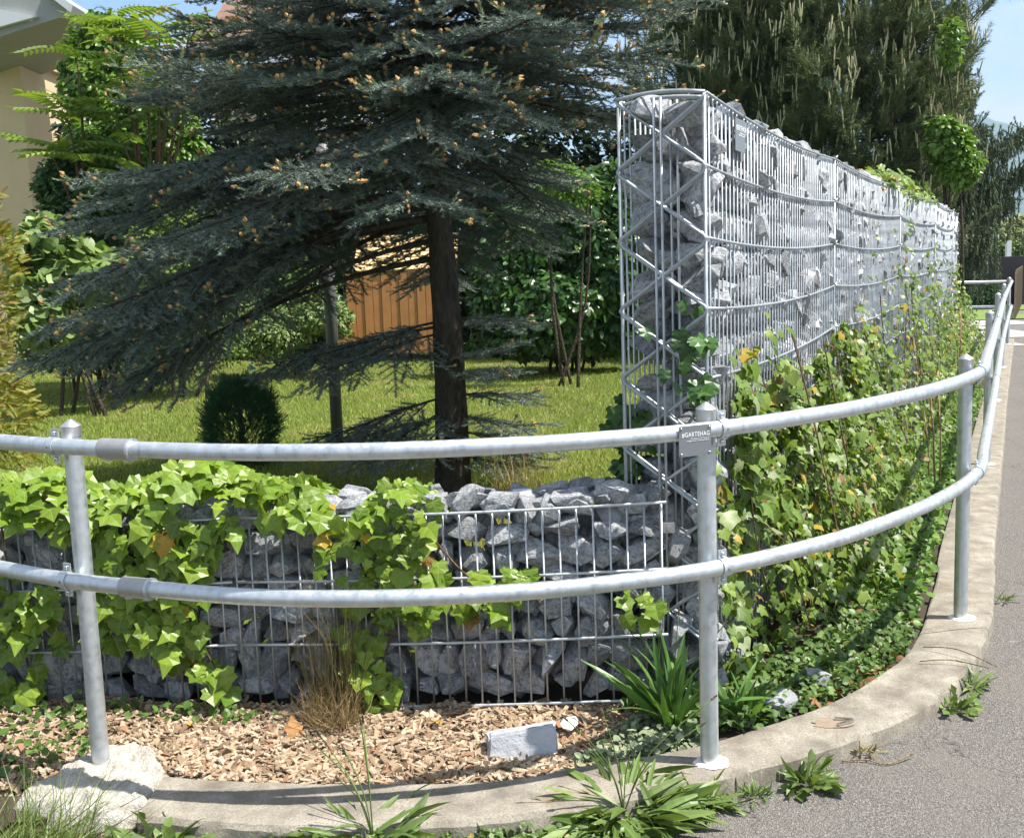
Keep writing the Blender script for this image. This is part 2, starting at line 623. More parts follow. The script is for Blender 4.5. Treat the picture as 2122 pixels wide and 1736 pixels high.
nk = len(KI)
V, Fq = [], []
jr = random.Random(3)
for i in range(nk):
    a, b = KI[i], KO[i]
    d = (b - a).normalized()
    e = jr.uniform(-.004, .004)
    prof = [(a - d * .0, -.12), (a, -.004), (a + d * .010, .0), (a.lerp(b, .5), .002), (b - d * .016, -.001), (b - d * (.003 + e), -.013), (b + d * .004, -.075)]
    for p, z in prof:
        V.append((p.x, p.y, z + jr.uniform(-.0012, .0012)))
m_ = 7
JOINT = min(range(nk), key=lambda i: (KI[i] - Vector((1.40, 3.70, 0))).length)
for i in range(nk - 1):
    if i == JOINT:
        Fq.append(tuple(i * m_ + k for k in range(m_ - 1, -1, -1)))
        Fq.append(tuple((i + 1) * m_ + k for k in range(m_)))
        continue
    for k in range(m_ - 1):
        Fq.append((i * m_ + k, i * m_ + k + 1, (i + 1) * m_ + k + 1, (i + 1) * m_ + k))
Fq.append(tuple(range(m_)))
me = MB().add(V, Fq).mesh('kerb', M_KERB)
auto_smooth(me, 30)
struct(link('kerb', me))

# planting bed between the kerb and the walls
LOW0, LOW1 = np.array([.43, 3.135]), np.array([-2.35, 3.44])   # front line of the low wall
bed_out = [(p.x, p.y) for p in KI]
inner_line = [(-2.6, 3.3)]


def pt_seg(P, A, B):
    AB = B - A
    s = np.clip(((P - A) @ AB) / (AB @ AB), 0, 1)
    return np.linalg.norm(P - A - s[:, None] * AB, axis=1)


KPOLY = [(-2.9, 2.4), (-1.35, 2.62), (-.97, 2.76)] + [(p.x + .004, p.y + .004) for p in KI] + [(7.2, 17.1), (4.6, 13.2), (-2.9, 5.2)]


def bed_z(x, y):
    return -.028 + .012 * bumps(x, y, 1.2) + .018 * np.clip((y - 2.85) / .5, 0, 1) * np.clip((.7 - x) * 3, 0, 1)


xs, ys = np.meshgrid(np.linspace(-3, 7.4, 260), np.linspace(2.3, 17.2, 360))
P2 = np.stack([xs.ravel(), ys.ravel()], 1)
ins = in_poly(P2, KPOLY).reshape(xs.shape)
Vb = np.stack([xs, ys, bed_z(xs, ys)], -1).reshape(-1, 3)
ii = (np.arange(359)[:, None] * 260 + np.arange(259)[None])
okq = ins[:-1, :-1] | ins[1:, :-1] | ins[:-1, 1:] | ins[1:, 1:]
ii = ii[okq]
Q = np.stack([ii, ii + 1, ii + 261, ii + 260], -1)
# clamp strays that would poke over the kerb
struct(link('planting_bed', raw_mesh('planting_bed', Vb, Q.ravel(), np.full(len(Q), 4), M_SOIL, smooth=True)))


def lawn_z(x, y):
    return .035 + .012 * bumps(x, y, .5, 2) + .006 * np.clip(y - 4, 0, 12)


struct(link('lawn', grid_mesh('lawn', -14, 3.2, 3.5, 24, 120, 120, lawn_z, M_LAWN, lambda x, y: x < .55 + (y - 3.4) * .44)))

# ================================================================== STONES
def rock(seed, n=26, sq=3.2, dims=(1, .8, .75), rough=.16):
    r = np.random.default_rng(seed)
    d = unit(r.normal(size=(n, 3)))
    rad = 1 / (np.abs(d) ** sq).sum(1) ** (1 / sq)
    P = d * rad[:, None] * (1 + r.uniform(-rough, rough, (n, 1))) * np.array(dims) * .5
    bm = bmesh.new()
    for p in P:
        bm.verts.new(p)
    res = bmesh.ops.convex_hull(bm, input=bm.verts)
    junk = [g for g in set(res['geom_interior'] + res['geom_unused']) if isinstance(g, bmesh.types.BMVert)]
    bmesh.ops.delete(bm, geom=junk, context='VERTS')
    bmesh.ops.dissolve_limit(bm, angle_limit=radians(14), verts=bm.verts, edges=bm.edges)
    bmesh.ops.bevel(bm, geom=list(bm.edges), offset=.014, segments=1, affect='EDGES', profile=.5, clamp_overlap=True)
    bm.verts.ensure_lookup_table()
    V = [v.co[:] for v in bm.verts]
    F = [[v.index for v in f.verts] for f in bm.faces]
    bm.free()
    return Proto(V, F)


ROCKS = [rock(100 + k, 15 + (k % 4) * 2, 3.0 + (k % 3) * 1.0, (1, .72 + .1 * (k % 4), .66 + .12 * (k % 3)), .20) for k in range(16)]
ROCK_ME = [p.mesh('stone', M_STONE) for p in ROCKS]
for me in ROCK_ME:
    auto_smooth(me, 16)


def rot_rand(n):
    q = unit(RNG.normal(size=(n, 4)))
    a, b, c, d = q.T
    return np.stack([np.stack([1 - 2 * (c * c + d * d), 2 * (b * c - a * d), 2 * (b * d + a * c)], -1),
                     np.stack([2 * (b * c + a * d), 1 - 2 * (b * b + d * d), 2 * (c * d - a * b)], -1),
                     np.stack([2 * (b * d - a * c), 2 * (c * d + a * b), 1 - 2 * (b * b + c * c)], -1)], 1)


def place_stone(parent, k, pos, R3, sc):
    o = bpy.data.objects.new('stone', ROCK_ME[k])
    COL.objects.link(o)
    o.parent = parent
    mw = Matrix.Translation([float(a) for a in pos]) @ Matrix(R3.tolist()).to_4x4() @ Matrix.Diagonal((*[float(a) for a in sc], 1))
    o.matrix_local = parent.matrix_world.inverted() @ mw
    return o


def packed_rows(L, Hh, h0, w0, seed):
    """courses of uneven stones filling a face L x Hh: list of (u, v, width, height, tilt)"""
    r = random.Random(seed)
    out = []
    z = 0.0
    while z < Hh:
        h = h0 * r.uniform(.8, 1.25)
        if z + h > Hh + h0 * .45:
            break
        u = -r.uniform(0, w0)
        while u < L:
            wd = w0 * r.choice([.62, .78, .9, 1.0, 1.15, 1.4])
            hh = h * r.uniform(.85, 1.22)
            out.append((u + wd / 2, z + h / 2 + r.uniform(-.16, .16) * h0, wd * 1.08, hh * 1.10, r.gauss(0, .28)))
            u += wd
        z += h * .96
    return out


# ================================================================== LOW GABION WALL
low = empty('gabion_wall', 'knee-high gabion wall of grey stones in a wire cage, ivy hanging over its left half', 'gabion wall', (-.6, 3.35, 0), 'wire gabion walls filled with grey limestone')
ld2 = (LOW1 - LOW0) / np.linalg.norm(LOW1 - LOW0)            # to the left
ln2 = np.array([-ld2[1], ld2[0]])                            # outward (towards the path)
if ln2[1] > 0:
    ln2 = -ln2
LT = .25


def lowp(s, w, z):
    """s metres left of the right end, w metres behind the front mesh"""
    q = LOW0 + ld2 * s - ln2 * w
    return Vector((q[0], q[1], z + .033 - .027 * s))


LOW_LEN = 2.75
rod_v = MB().tube([(0, 0, 0), (0, 0, 1)], .0031, 6).mesh('vertical_rod', M_ROD_LOW, True)


def vrod(parent, a, b, me=rod_v, name='vertical_rod'):
    o = bpy.data.objects.new(name, me)
    COL.objects.link(o)
    d = b - a
    q = d.to_track_quat('Z', 'Y')
    mw = Matrix.Translation(a) @ q.to_matrix().to_4x4() @ Matrix.Diagonal((1, 1, d.length, 1))
    o.parent = parent
    o.matrix_local = parent.matrix_world.inverted() @ mw
    return o


for side, w in (('front', 0.0), ('rear', LT)):
    for lv in range(4):
        z = .6 - .2 * lv
        if side == 'rear' and lv > 1:
            continue
        # the mesh comes in two mats that meet behind the ivy
        for s0, s1 in ((-.012, 1.30), (1.315, LOW_LEN)):
            pts = [lowp(s0 + (s1 - s0) * k / 10, w - .005 if side == 'front' else w + .005, z - .010 * sin(pi * k / 10)) for k in range(11)]
            MB().tube(pts, .0046, 7).build('horizontal_rod', M_ROD_LOW, low, True)
    k = 0
    while k * .05 < LOW_LEN:
        s = k * .05 + .003
        zz = .602 - .010 * abs(sin(pi * s / 1.3))
        vrod(low, lowp(s, w + .003, -.01 if side == 'front' else .2), lowp(s, w + .003, zz))
        k += 1
for z in (.525, .035):
    mb = MB().box(lowp(-.018, -.012, z), (.034, .006, .03))
    c = mb.build('clamp_plate', M_SLEEVE, low)
    MB().tube([lowp(-.018, -.014, z), lowp(-.018, -.026, z)], .006, 8).build('bolt', M_BOLT, c)

rr = random.Random(21)
for (u, v, wd, hh, tl) in packed_rows(1.95, .615, .084, .096, 4):
    k = rr.randrange(16)
    dep = rr.uniform(.09, .12)
    wpos = .012 + dep / 2 + rr.uniform(-.004, .012)
    pos = lowp(u, wpos, v)
    up = Vector((0, 0, 1))
    fl = rr.choice([0, pi]) + tl
    ax = Vector((ld2[0], ld2[1], 0))
    nn = Vector((ln2[0], ln2[1], 0))
    X = ax * cos(fl) + up * sin(fl)
    Z = -ax * sin(fl) + up * cos(fl)
    R3 = np.array([X, nn.lerp(up * .6, rr.uniform(-.35, .35)).normalized() if False else nn, Z]).T
    place_stone(low, k, pos, R3, (wd, dep * 1.25, hh * 1.18))
# heaped stones on top, front to back
for row, w in enumerate((.07, .15, .215)):
    s = -.02
    while s < 1.95:
        wd = rr.uniform(.075, .15)
        pos = lowp(s + wd / 2, w + rr.uniform(-.01, .01), .598 + rr.uniform(-.012, .022))
        R3 = np.array(Matrix.Rotation(rr.uniform(-.5, .5), 3, 'Z') @ Matrix.Rotation(rr.uniform(-.3, .3), 3, 'X'))
        place_stone(low, rr.randrange(16), pos, R3, (wd * 1.1, .11, rr.uniform(.06, .085)))
        s += wd * rr.uniform(.9, 1.05)
# the stones behind those
nfill = 420
S = RNG.uniform(0, 2.7, nfill)
Wd = RNG.uniform(.10, .21, nfill)
Zf = RNG.uniform(0, .57, nfill)
pf = np.array([lowp(a, b, c)[:] for a, b, c in zip(S, Wd, Zf)])
far_s = packed_rows(.8, .62, .10, .11, 9)
pf2 = np.array([lowp(1.95 + u, .06, v)[:] for u, v, *_ in far_s])
pf = np.concatenate([pf, pf2])
scatter_obj('stone_fill', ROCKS, RNG.integers(0, 16, len(pf)), pf, rot_rand(len(pf)), RNG.uniform(.10, .14, len(pf)), RNG.random(len(pf)), M_STONE, low, 'stuff')

# ================================================================== TALL GABION WALL
tallw = empty('gabion_wall', 'tall gabion wall of sunlit stones with an open lattice end, running back along the road', 'gabion wall', (.565, 3.14, 0), 'wire gabion walls filled with grey limestone')
TJ = [Vector((.565, 3.14, 0)), Vector((1.578, 5.336, 0)), Vector((2.69, 7.57, 0)), Vector((3.80, 9.81, 0)), Vector((4.86, 12.05, 0)), Vector((5.28, 12.94, 0))]
TL = [0]
for a, b in zip(TJ, TJ[1:]):
    TL.append(TL[-1] + (b - a).length)
TLEN = TL[-1]
TT = .247


def tallp(tt, w, z, sag=True):
    i = 0
    while i < len(TL) - 2 and tt > TL[i + 1]:
        i += 1
    s = (tt - TL[i]) / (TL[i + 1] - TL[i])
    d = (TJ[i + 1] - TJ[i]).normalized()
    n = Vector((d.y, -d.x, 0))
    p = TJ[i].lerp(TJ[i + 1], s) if 0 <= s <= 1 else TJ[i] + d * (tt - TL[i])
    ss = min(max(s, 0), 1)
    dz = -.026 * (1 - (2 * ss - 1) ** 2) if sag else 0
    return p - n * w + Vector((0, 0, z + dz))


LEVELS = [1.79 - .2 * k for k in range(10)]
for side, w in ((0, -.006), (1, TT + .006)):
    for lv, z in enumerate(LEVELS):
        if side and lv > 2:
            continue
        for i in range(5):
            pts = [tallp(TL[i] + (TL[i + 1] - TL[i]) * k / 12, w, z) for k in range(13)]
            pts[0] = tallp(TL[i] + .004, w, z)
            pts[-1] = tallp(TL[i + 1] - .004, w, z)
            MB().tube(pts, .0047, 7).build('horizontal_rod', M_ROD, tallw, True)
for i in range(5):
    n = int((TL[i + 1] - TL[i]) / .05)
    for k in range(n + 1):
        tt = min(TL[i] + .012 + k * (TL[i + 1] - TL[i] - .02) / n, TLEN)
        vrod(tallw, tallp(tt, .003, -.06, False), tallp(tt, .003, 1.792))
for k in range(44):                                           # rear mat, only its start can be seen
    vrod(tallw, tallp(.03 + k * .05, TT - .003, -.05, False), tallp(.03 + k * .05, TT - .003, 1.792))
# joints between the mats: a thicker upright and its wire ties
for i in range(1, 5):
    jn = MB().tube([tallp(TL[i], -.004, -.05, False), tallp(TL[i], -.004, 1.80, False)], .0055, 8).build('joint_rod', M_ROD, tallw, True)
    for z in LEVELS:
        p = tallp(TL[i], -.010, z, False)
        MB().tube([p + Vector((-.012, -.01, .012)), p + Vector((0, 0, .004)), p + Vector((.012, .018, .014))], .004, 6).build('wire_tie', M_ROD, jn)
# open lattice end: corner uprights, two crossing zigzags in front and behind, middle uprights
for w in (-.002, TT + .002):
    MB().tube([tallp(-.004, w, -.06, False), tallp(-.004, w, 1.79, False)], .0058, 8).build('corner_rod', M_ROD, tallw, True)
for t0, off in ((-.014, 0.0), (.010, .0)):
    for ph in (0, 1):
        pts = []
        for lv in range(10):
            z = 1.79 - .2 * lv
            side = (lv + ph) % 2
            w = -.006 if side == 0 else TT + .006
            inw = 1 if side == 0 else -1
            pts += [(w + inw * .030, z + .024), (w + inw * .008, z + .009), (w, z - .003), (w + inw * .008, z - .017), (w + inw * .030, z - .032)]
        pts = pts[2:-1]
        MB().tube([tallp(t0 + (.004 if ph else 0) + off * (k % 2), w, z, False) for k, (w, z) in enumerate(pts)], .0050, 7).build('lattice_rod', M_ROD, tallw, True)
    for w in ((.119, .139) if t0 < 0 else (.092, .112)):
        MB().tube([tallp(t0 - .008 if t0 < 0 else .05, w, -.06, False), tallp(t0 - .008 if t0 < 0 else .05, w, 1.785, False)], .0042, 7).build('middle_rod', M_ROD, tallw, True)
for k in range(2):
    pts = [tallp(-.012 + .03 * k, -.006 + (TT + .012) * q / 8, 1.79 + .012 * sin(pi * q / 8) - .012 * k, False) for q in range(9)]
    MB().tube(pts, .0056, 8).build('top_rod', M_ROD, tallw, True)

rr = random.Random(8)
stones_t = []
# end face
for (u, v, wd, hh, tl) in packed_rows(TT - .01, 1.74, .105, .112, 12):
    stones_t.append((.115 + rr.uniform(0, .03), min(max(u, .05), TT - .05), v - .03, (wd, .12, hh), 'end', tl))
face = packed_rows(TLEN - .1, 1.76, .094, .098, 31)
for (u, v, wd, hh, tl) in face:
    stones_t.append((u + .13, .056 + rr.uniform(-.012, .018), v - .02, (wd, .105, hh), 'face', tl))
tt = .05
while tt < TLEN:
    for w in (.07, .17):
        stones_t.append((tt + rr.uniform(-.02, .02), w, 1.735 + rr.uniform(-.01, .045), (rr.uniform(.09, .15), .12, rr.uniform(.07, .10)), 'top', rr.gauss(0, .3)))
    tt += .1
end_n = [s for s in stones_t if s[4] == 'end']
rest = [s for s in stones_t if s[4] != 'end']
rest.sort(key=lambda s: (tallp(s[0], s[1], s[2]) - CAM_POS).length)
singles = end_n + rest[:300 - len(end_n)]
joined = rest[300 - len(end_n):]


def stone_frame(s):
    a, b = tallp(s[0], 0, 0, False), tallp(s[0] + .01, 0, 0, False)
    d = (b - a).normalized()
    n = Vector((d.y, -d.x, 0))
    if s[4] == 'end':
        d, n = n, -d
    up = Vector((0, 0, 1))
    fl = s[5] + rr.choice([0, pi])
    return np.array([d * cos(fl) + up * sin(fl), n, -d * sin(fl) + up * cos(fl)]).T


for s in singles:
    place_stone(tallw, rr.randrange(16), tallp(s[0], s[1], s[2], False), stone_frame(s), (s[3][0] * 1.06, s[3][1] * 1.2, s[3][2] * 1.14))
pj = np.array([tallp(s[0], s[1], s[2], False)[:] for s in joined])
mj = np.array([stone_frame(s) for s in joined])
sj = np.array([(s[3][0] * 1.04, s[3][1] * 1.2, s[3][2] * 1.12) for s in joined])
nf = 1500
pfill = np.array([tallp(a, b, c, False)[:] for a, b, c in zip(RNG.uniform(.15, TLEN - .06, nf), RNG.uniform(.16, .21, nf), RNG.uniform(0, 1.70, nf))])
pj = np.concatenate([pj, pfill])
mj = np.concatenate([mj, rot_rand(nf)])
sj = np.concatenate([sj, RNG.uniform(.10, .15, (nf, 1)) * np.array([[1.0, 1.0, 1.0]])])
scatter_obj('stone_fill', ROCKS, RNG.integers(0, 16, len(pj)), pj, mj, sj, RNG.random(len(pj)), M_STONE, tallw, 'stuff')


# ================================================================== SIGNS
def text_mesh(name, s, size, mat, align='LEFT', space=1.0, bold=0.0):
    cu = bpy.data.curves.new(name, 'FONT')
    cu.body = s
    cu.size = size
    cu.align_x = align
    cu.space_character = space
    cu.offset = bold
    cu.extrude = .0002
    cu.resolution_u = 3
    ob = bpy.data.objects.new(name, cu)
    COL.objects.link(ob)
    dg = bpy.context.evaluated_depsgraph_get()
    me = bpy.data.meshes.new_from_object(ob.evaluated_get(dg))
    bpy.data.objects.remove(ob)
    bpy.data.curves.remove(cu)
    me.materials.clear()
    me.materials.append(mat)
    me.name = name
    return me


def make_sign(name, label, cat, origin, xdir, up, wd, ht, rivets=True):
    """origin = centre of the plate front; xdir, up in the plate plane"""
    xd, u = Vector(xdir).normalized(), Vector(up).normalized()
    n = xd.cross(u)
    fr = Matrix((xd, u, n)).transposed().to_4x4()
    fr.translation = Vector(origin)
    root = bpy.data.objects.new(name, None)
    COL.objects.link(root)
    root.matrix_world = fr
    root['label'], root['category'] = label, cat

    def put(pn, me):
        o = bpy.data.objects.new(pn, me)
        COL.objects.link(o)
        o.parent = root
        return o
    pl = put('plate', MB().box((0, 0, -.001), (wd, ht, .002)).mesh('plate', M_SIGN))
    s = ht / .075
    tm = text_mesh('lettering', '#GARTEHAG', .0158 * s * (wd / ht) / 1.23, M_WHITE, 'CENTER', 1.12, .00022)
    o = put('lettering', tm)
    o.location = (.0015, .0105 * s, .0006)
    o.scale = (wd * .86 / max(tm.vertices[i].co.x - tm.vertices[j].co.x for i in [max(range(len(tm.vertices)), key=lambda q: tm.vertices[q].co.x)] for j in [min(range(len(tm.vertices)), key=lambda q: tm.vertices[q].co.x)]), 1, 1)
    for q, (tx, yy) in enumerate((('7320 Weesen | 081 756 06 26', .0035), ('info@gartehag.ch | www.gartehag.ch', -.0012))):
        o = put('small_print', text_mesh('small_print', tx, .0044 * s, M_WHITE, 'RIGHT', 1.0))
        o.location = (wd * .43, yy * s, .0006)
    if rivets:
        for sx in (-1, 1):
            for sy in (-1, 1):
                r = put('rivet', MB().lathe([(.0034, 0), (.0030, .0016), (.0014, .0026)], 10).mesh('rivet', M_BOLT, True))
                r.location = (sx * (wd / 2 - .006), sy * (ht / 2 - .006), .0002)
    return root


_d = (TJ[1] - TJ[0]).normalized()
make_sign('sign', 'small grey plaque with white lettering wired to the top of the tall wall', 'sign',
          tallp(.395, -.0125, 1.708, False), _d, (0, 0, 1), .135, .098, False)

# ================================================================== RAILING
rail = empty('guard_rail', 'curved galvanised tube railing with two rails, following the kerb round the bend', 'railing', (.495, 2.767, 0))
POSTS = [(-1.165, 2.867), (.495, 2.767), (1.616, 3.866), (2.985, 6.80), (4.38, 9.82), (5.71, 12.66), (7.23, 15.86)]
RAILP = catmull([(*p, 0) for p in [(-3.2, 4.3), (-2.6, 3.78), (-2.0, 3.34), (-1.40, 2.95), (-1.17, 2.815), (-.94, 2.715), (-.65, 2.612), (-.32, 2.562), (.03, 2.580), (.30, 2.642), (.522, 2.730), (.76, 2.878), (1.0, 3.066), (1.33, 3.40), (1.655, 3.842), (1.95, 4.46), (3.027, 6.78), (4.422, 9.80), (5.752, 12.64), (7.262, 15.85)]], 8)
RZ1, RZ2, RR = .905, .545, .0212
for z in (RZ1, RZ2):
    me = MB().tube([p + Vector((0, 0, z)) for p in RAILP], RR, 18).mesh('rail', M_GALV, True)
    link('rail', me, rail)
# return rails across the far end
for z in (RZ1, RZ2):
    MB().tube([(7.20, 15.87, z), (5.6, 16.6, z), (4.6, 17.05, z)], RR, 12).build('rail', M_GALV, rail, True)


def near_rail(p):
    q = min(range(len(RAILP)), key=lambda i: (RAILP[i].xy - Vector(p)).length)
    a, b = RAILP[max(q - 1, 0)], RAILP[min(q + 1, len(RAILP) - 1)]
    A, B = RAILP[max(q - 1, 0)], RAILP[min(q + 1, len(RAILP) - 1)]
    # closest point on the two neighbouring segments
    best = None
    for s0, s1 in ((max(q - 1, 0), q), (q, min(q + 1, len(RAILP) - 1))):
        P0, P1 = RAILP[s0], RAILP[s1]
        d = P1 - P0
        if d.length < 1e-6:
            continue
        s = max(0, min(1, (Vector((*p, 0)) - P0).dot(d) / d.length_squared))
        c = P0 + d * s
        if best is None or (c.xy - Vector(p)).length < (best.xy - Vector(p)).length:
            best = c
    return best, (b - a).normalized()


PH, PR = .948, .0242
for i, (px, py) in enumerate(POSTS):
    prof = [(PR, -.06), (PR, PH - .02)]
    o = MB().lathe(prof, 24, (px, py, 0)).build('post', M_GALV, rail)
    auto_smooth(o.data, 40)
    cp = MB().lathe([(PR + .0016, PH - .024), (PR + .0024, PH + .004), (PR + .0005, PH + .0065), (.003, PH + .0215), (.001, PH + .022)], 24, (px, py, 0)).build('cap', M_CAP, o)
    auto_smooth(cp.data, 22)
    if i > 0:
        jr = random.Random(i)
        ring = [(.047 + jr.uniform(-.003, .006)) for _ in range(20)]
        V = [(px + .004 + r * cos(2 * pi * k / 20), py - .002 + r * .85 * sin(2 * pi * k / 20), .002) for k, r in enumerate(ring)]
        V2 = [(px + .004 + r * .9 * cos(2 * pi * k / 20), py - .002 + r * .76 * sin(2 * pi * k / 20), .0075) for k, r in enumerate(ring)]
        mb = MB().add(V + V2 + [(px, py, .009)], [(k, (k + 1) % 20, 20 + (k + 1) % 20, 20 + k) for k in range(20)] + [(20 + k, 20 + (k + 1) % 20, 40) for k in range(20)])
        mb.build('mortar_collar', M_MORTAR, o)
    for z in (RZ1, RZ2):
        c, tg = near_rail((px, py))
        inw = Vector((px, py, 0)) - c
        inw = (inw - tg * inw.dot(tg)).normalized()
        side = -.010 if i == 0 else (.016 if i == 1 else .0)
        c = c + tg * side
        mb = MB()
        # band wrapped round the outside of the rail
        n = 14
        V, F = [], []
        for k in range(n + 1):
            a = pi * .5 + pi * k / n
            rad = inw * cos(a) + Vector((0, 0, 1)) * sin(a)
            for r in (RR + .0006, RR + .0036):
                for e in (-.013, .013):
                    V.append(c + Vector((0, 0, z)) + rad * r + tg * e)
        for k in range(n):
            b = k * 4
            F += [(b + 2, b + 3, b + 7, b + 6), (b, b + 4, b + 5, b + 1), (b, b + 2, b + 6, b + 4), (b + 1, b + 5, b + 7, b + 3)]
        mb.add(V, F)
        # two ears bent up and down against the post
        R3 = Matrix((tg, inw, Vector((0, 0, 1)))).transposed()
        for sg in (1, -1):
            mb.box(c + Vector((0, 0, z + sg * (RR + .0105))) + inw * .0035, (.026, .0035, .027), R3)
            mb.box(c + Vector((0, 0, z + sg * (RR + .0016))) + inw * .002, (.026, .010, .0032), R3)
        cl = mb.build('clamp', M_GALV, rail)
        for sg in (1, -1):
            p = c + Vector((0, 0, z + sg * (RR + .0125))) + inw * .0016
            MB().tube([p, p - inw * .0035, p - inw * .006], [.0062, .0062, .003], 10).build('bolt', M_BOLT, cl, True)
        pb = c + Vector((0, 0, z)) - inw * (RR + .0030)
        MB().tube([pb, pb - inw * .0016], .0035, 8).build('screw_hole', M_SIGN, cl)
# pipe sleeves left of the bend
for z, x0, x1 in ((RZ1, -1.045, -.955), (RZ2, -1.02, -.93)):
    pts = [p for p in catmull([q[:] for q in RAILP], 6) if x0 - .02 < p.x < x1 + .02 and p.y < 3.2]
    pts = [p for p in pts if x0 <= p.x <= x1]
    a, b = pts[0], pts[-1]
    n = 6
    sp = [a.lerp(b, k / n) + Vector((0, 0, z)) for k in range(n + 1)]
    sl = MB().tube(sp, .0268, 20).build('sleeve', M_SLEEVE, rail, True)
    auto_smooth(sl.data, 40)
    dd = (b - a).normalized()
    MB().tube([sp[-1] - dd * .004, sp[-1] + dd * .003], .0285, 20).build('sleeve_ring', M_GALV, sl)
    for q in (1, n - 1):
        MB().box(sp[q] + Vector((0, 0, -.027)), (.018, .012, .008)).build('sleeve_lug', M_SLEEVE, sl)

# plaque on the railing, just left of the middle post
cpt, tg = near_rail((.438, 2.70))
no = Vector((tg.y, -tg.x, 0))
if no.y > 0:
    no = -no
make_sign('sign', 'small grey plaque with white lettering riveted to the railing beside the middle post', 'sign',
          cpt + no * (RR + .003) + Vector((0, 0, RZ1 - .0185)) , tg if tg.x > 0 else -tg, (0, 0, 1), .093, .076)

# ================================================================== PLANTS
_M3 = np.array([[_cx[i] for i in range(3)], [_cu[i] for i in range(3)], [_f[i] for i in range(3)]])


def at(px, py, Y):
    """point seen at (px, py) of a 2122-wide view, Y metres away"""
    d = _M3[2] + (px - 1061) / 2268.0 * _M3[0] - (py - 868) / 2268.0 * _M3[1]
    return np.array(CAM_POS) + d * (Y / d[1])


# ---- leaf shapes (length 1 along +Y)
def ivy_proto(wd=1.0, fold=.16, curl=.14, tip=1.0):
    mid = [(0, 0, 0), (0, .34, .02), (0, .62, 0), (0, tip, -curl)]
    side = [(.22, -.13, .01), (.47, .0, -.05), (.41, .22, .01), (.55, .43, -.08), (.31, .60, -.01)]
    V = list(mid)
    for s in (1, -1):
        for (x, y, z) in side:
            V.append((x * s * wd, y, z + fold * abs(x)))
    F = []
    for o, fl in ((4, False), (9, True)):
        r = [o + k for k in range(5)]
        tr = [(0, r[0], r[1]), (0, r[1], r[2]), (0, r[2], 1), (1, r[2], r[3]), (1, r[3], r[4]), (1, r[4], 2), (2, r[4], 3)]
        F += [t[::-1] if fl else t for t in tr]
    uv = [(v[0], v[1]) for v in V]
    return Proto(V, F, uv)


IVY = [ivy_proto(1.0, .18, .12), ivy_proto(.86, .05, .22, 1.12), ivy_proto(1.1, .32, .05, .92), ivy_proto(.95, -.10, .25)]


def oval_proto(wd=.5, fold=.15, curl=.15, n=3):
    V = [(0, 0, 0)]
    prof = [(.22, .8), (.5, 1.0), (.8, .62)]
    for y, w in prof:
        V += [(-w * wd / 2, y, fold * w * wd / 2 - curl * y * y), (0, y, -curl * y * y), (w * wd / 2, y, fold * w * wd / 2 - curl * y * y)]
    V.append((0, 1.0, -curl * 1.1))
    F = [(0, 2, 1), (0, 3, 2)]
    for k in range(2):
        a = 1 + 3 * k
        F += [(a, a + 1, a + 4, a + 3), (a + 1, a + 2, a + 5, a + 4)]
    F += [(7, 8, 10), (8, 9, 10)]
    return Proto(V, F)


def small_leaf(wd=.55, fold=.2, curl=.1):
    V = [(0, 0, 0), (-wd / 2, .45, fold * .3), (0, .5, 0), (wd / 2, .45, fold * .3), (0, 1, -curl)]
    return Proto(V, [(0, 2, 1), (0, 3, 2), (1, 2, 4), (2, 3, 4)])


OVAL = [oval_proto(.55), oval_proto(.62, -.1, .25), oval_proto(.5, .3, .05)]
ROUND = [oval_proto(.95, .1, .15), oval_proto(1.05, .2, .3), oval_proto(.85, -.1, .1)]
SMALL = [small_leaf(), small_leaf(.65, -.1, .2), small_leaf(.45, .3, .0)]


def pinnate_proto(n=9, droop=.35):
    V, F = [], []
    for k in range(n):
        y = .12 + .88 * k / n
        z = -droop * y * y
        L = .27 * (1 - .45 * abs(k / n - .35))
        for s in (1, -1):
            o = len(V)
            V += [(0, y, z), (s * L * .45, y - .02, z - .02), (s * L * .5, y + .085, z - .03), (s * L, y + .09, z - .12)]
            F += [(o, o + 1, o + 3, o + 2)] if s > 0 else [(o, o + 2, o + 3, o + 1)]
    o = len(V)
    V += [(0, .95, -droop * .9), (-.05, 1.08, -droop), (.05, 1.08, -droop), (0, 1.22, -droop * 1.2)]
    F.append((o, o + 2, o + 3, o + 1))
    # rachis
    for k in range(4):
        y0, y1 = k / 4, (k + 1) / 4
        o = len(V)
        V += [(-.008, y0, -droop * y0 * y0), (.008, y0, -droop * y0 * y0), (.008, y1, -droop * y1 * y1), (-.008, y1, -droop * y1 * y1)]
        F.append((o, o + 1, o + 2, o + 3))
    return Proto(V, F)


PINN = [pinnate_proto(9, .3), pinnate_proto(10, .5), pinnate_proto(8, .15)]


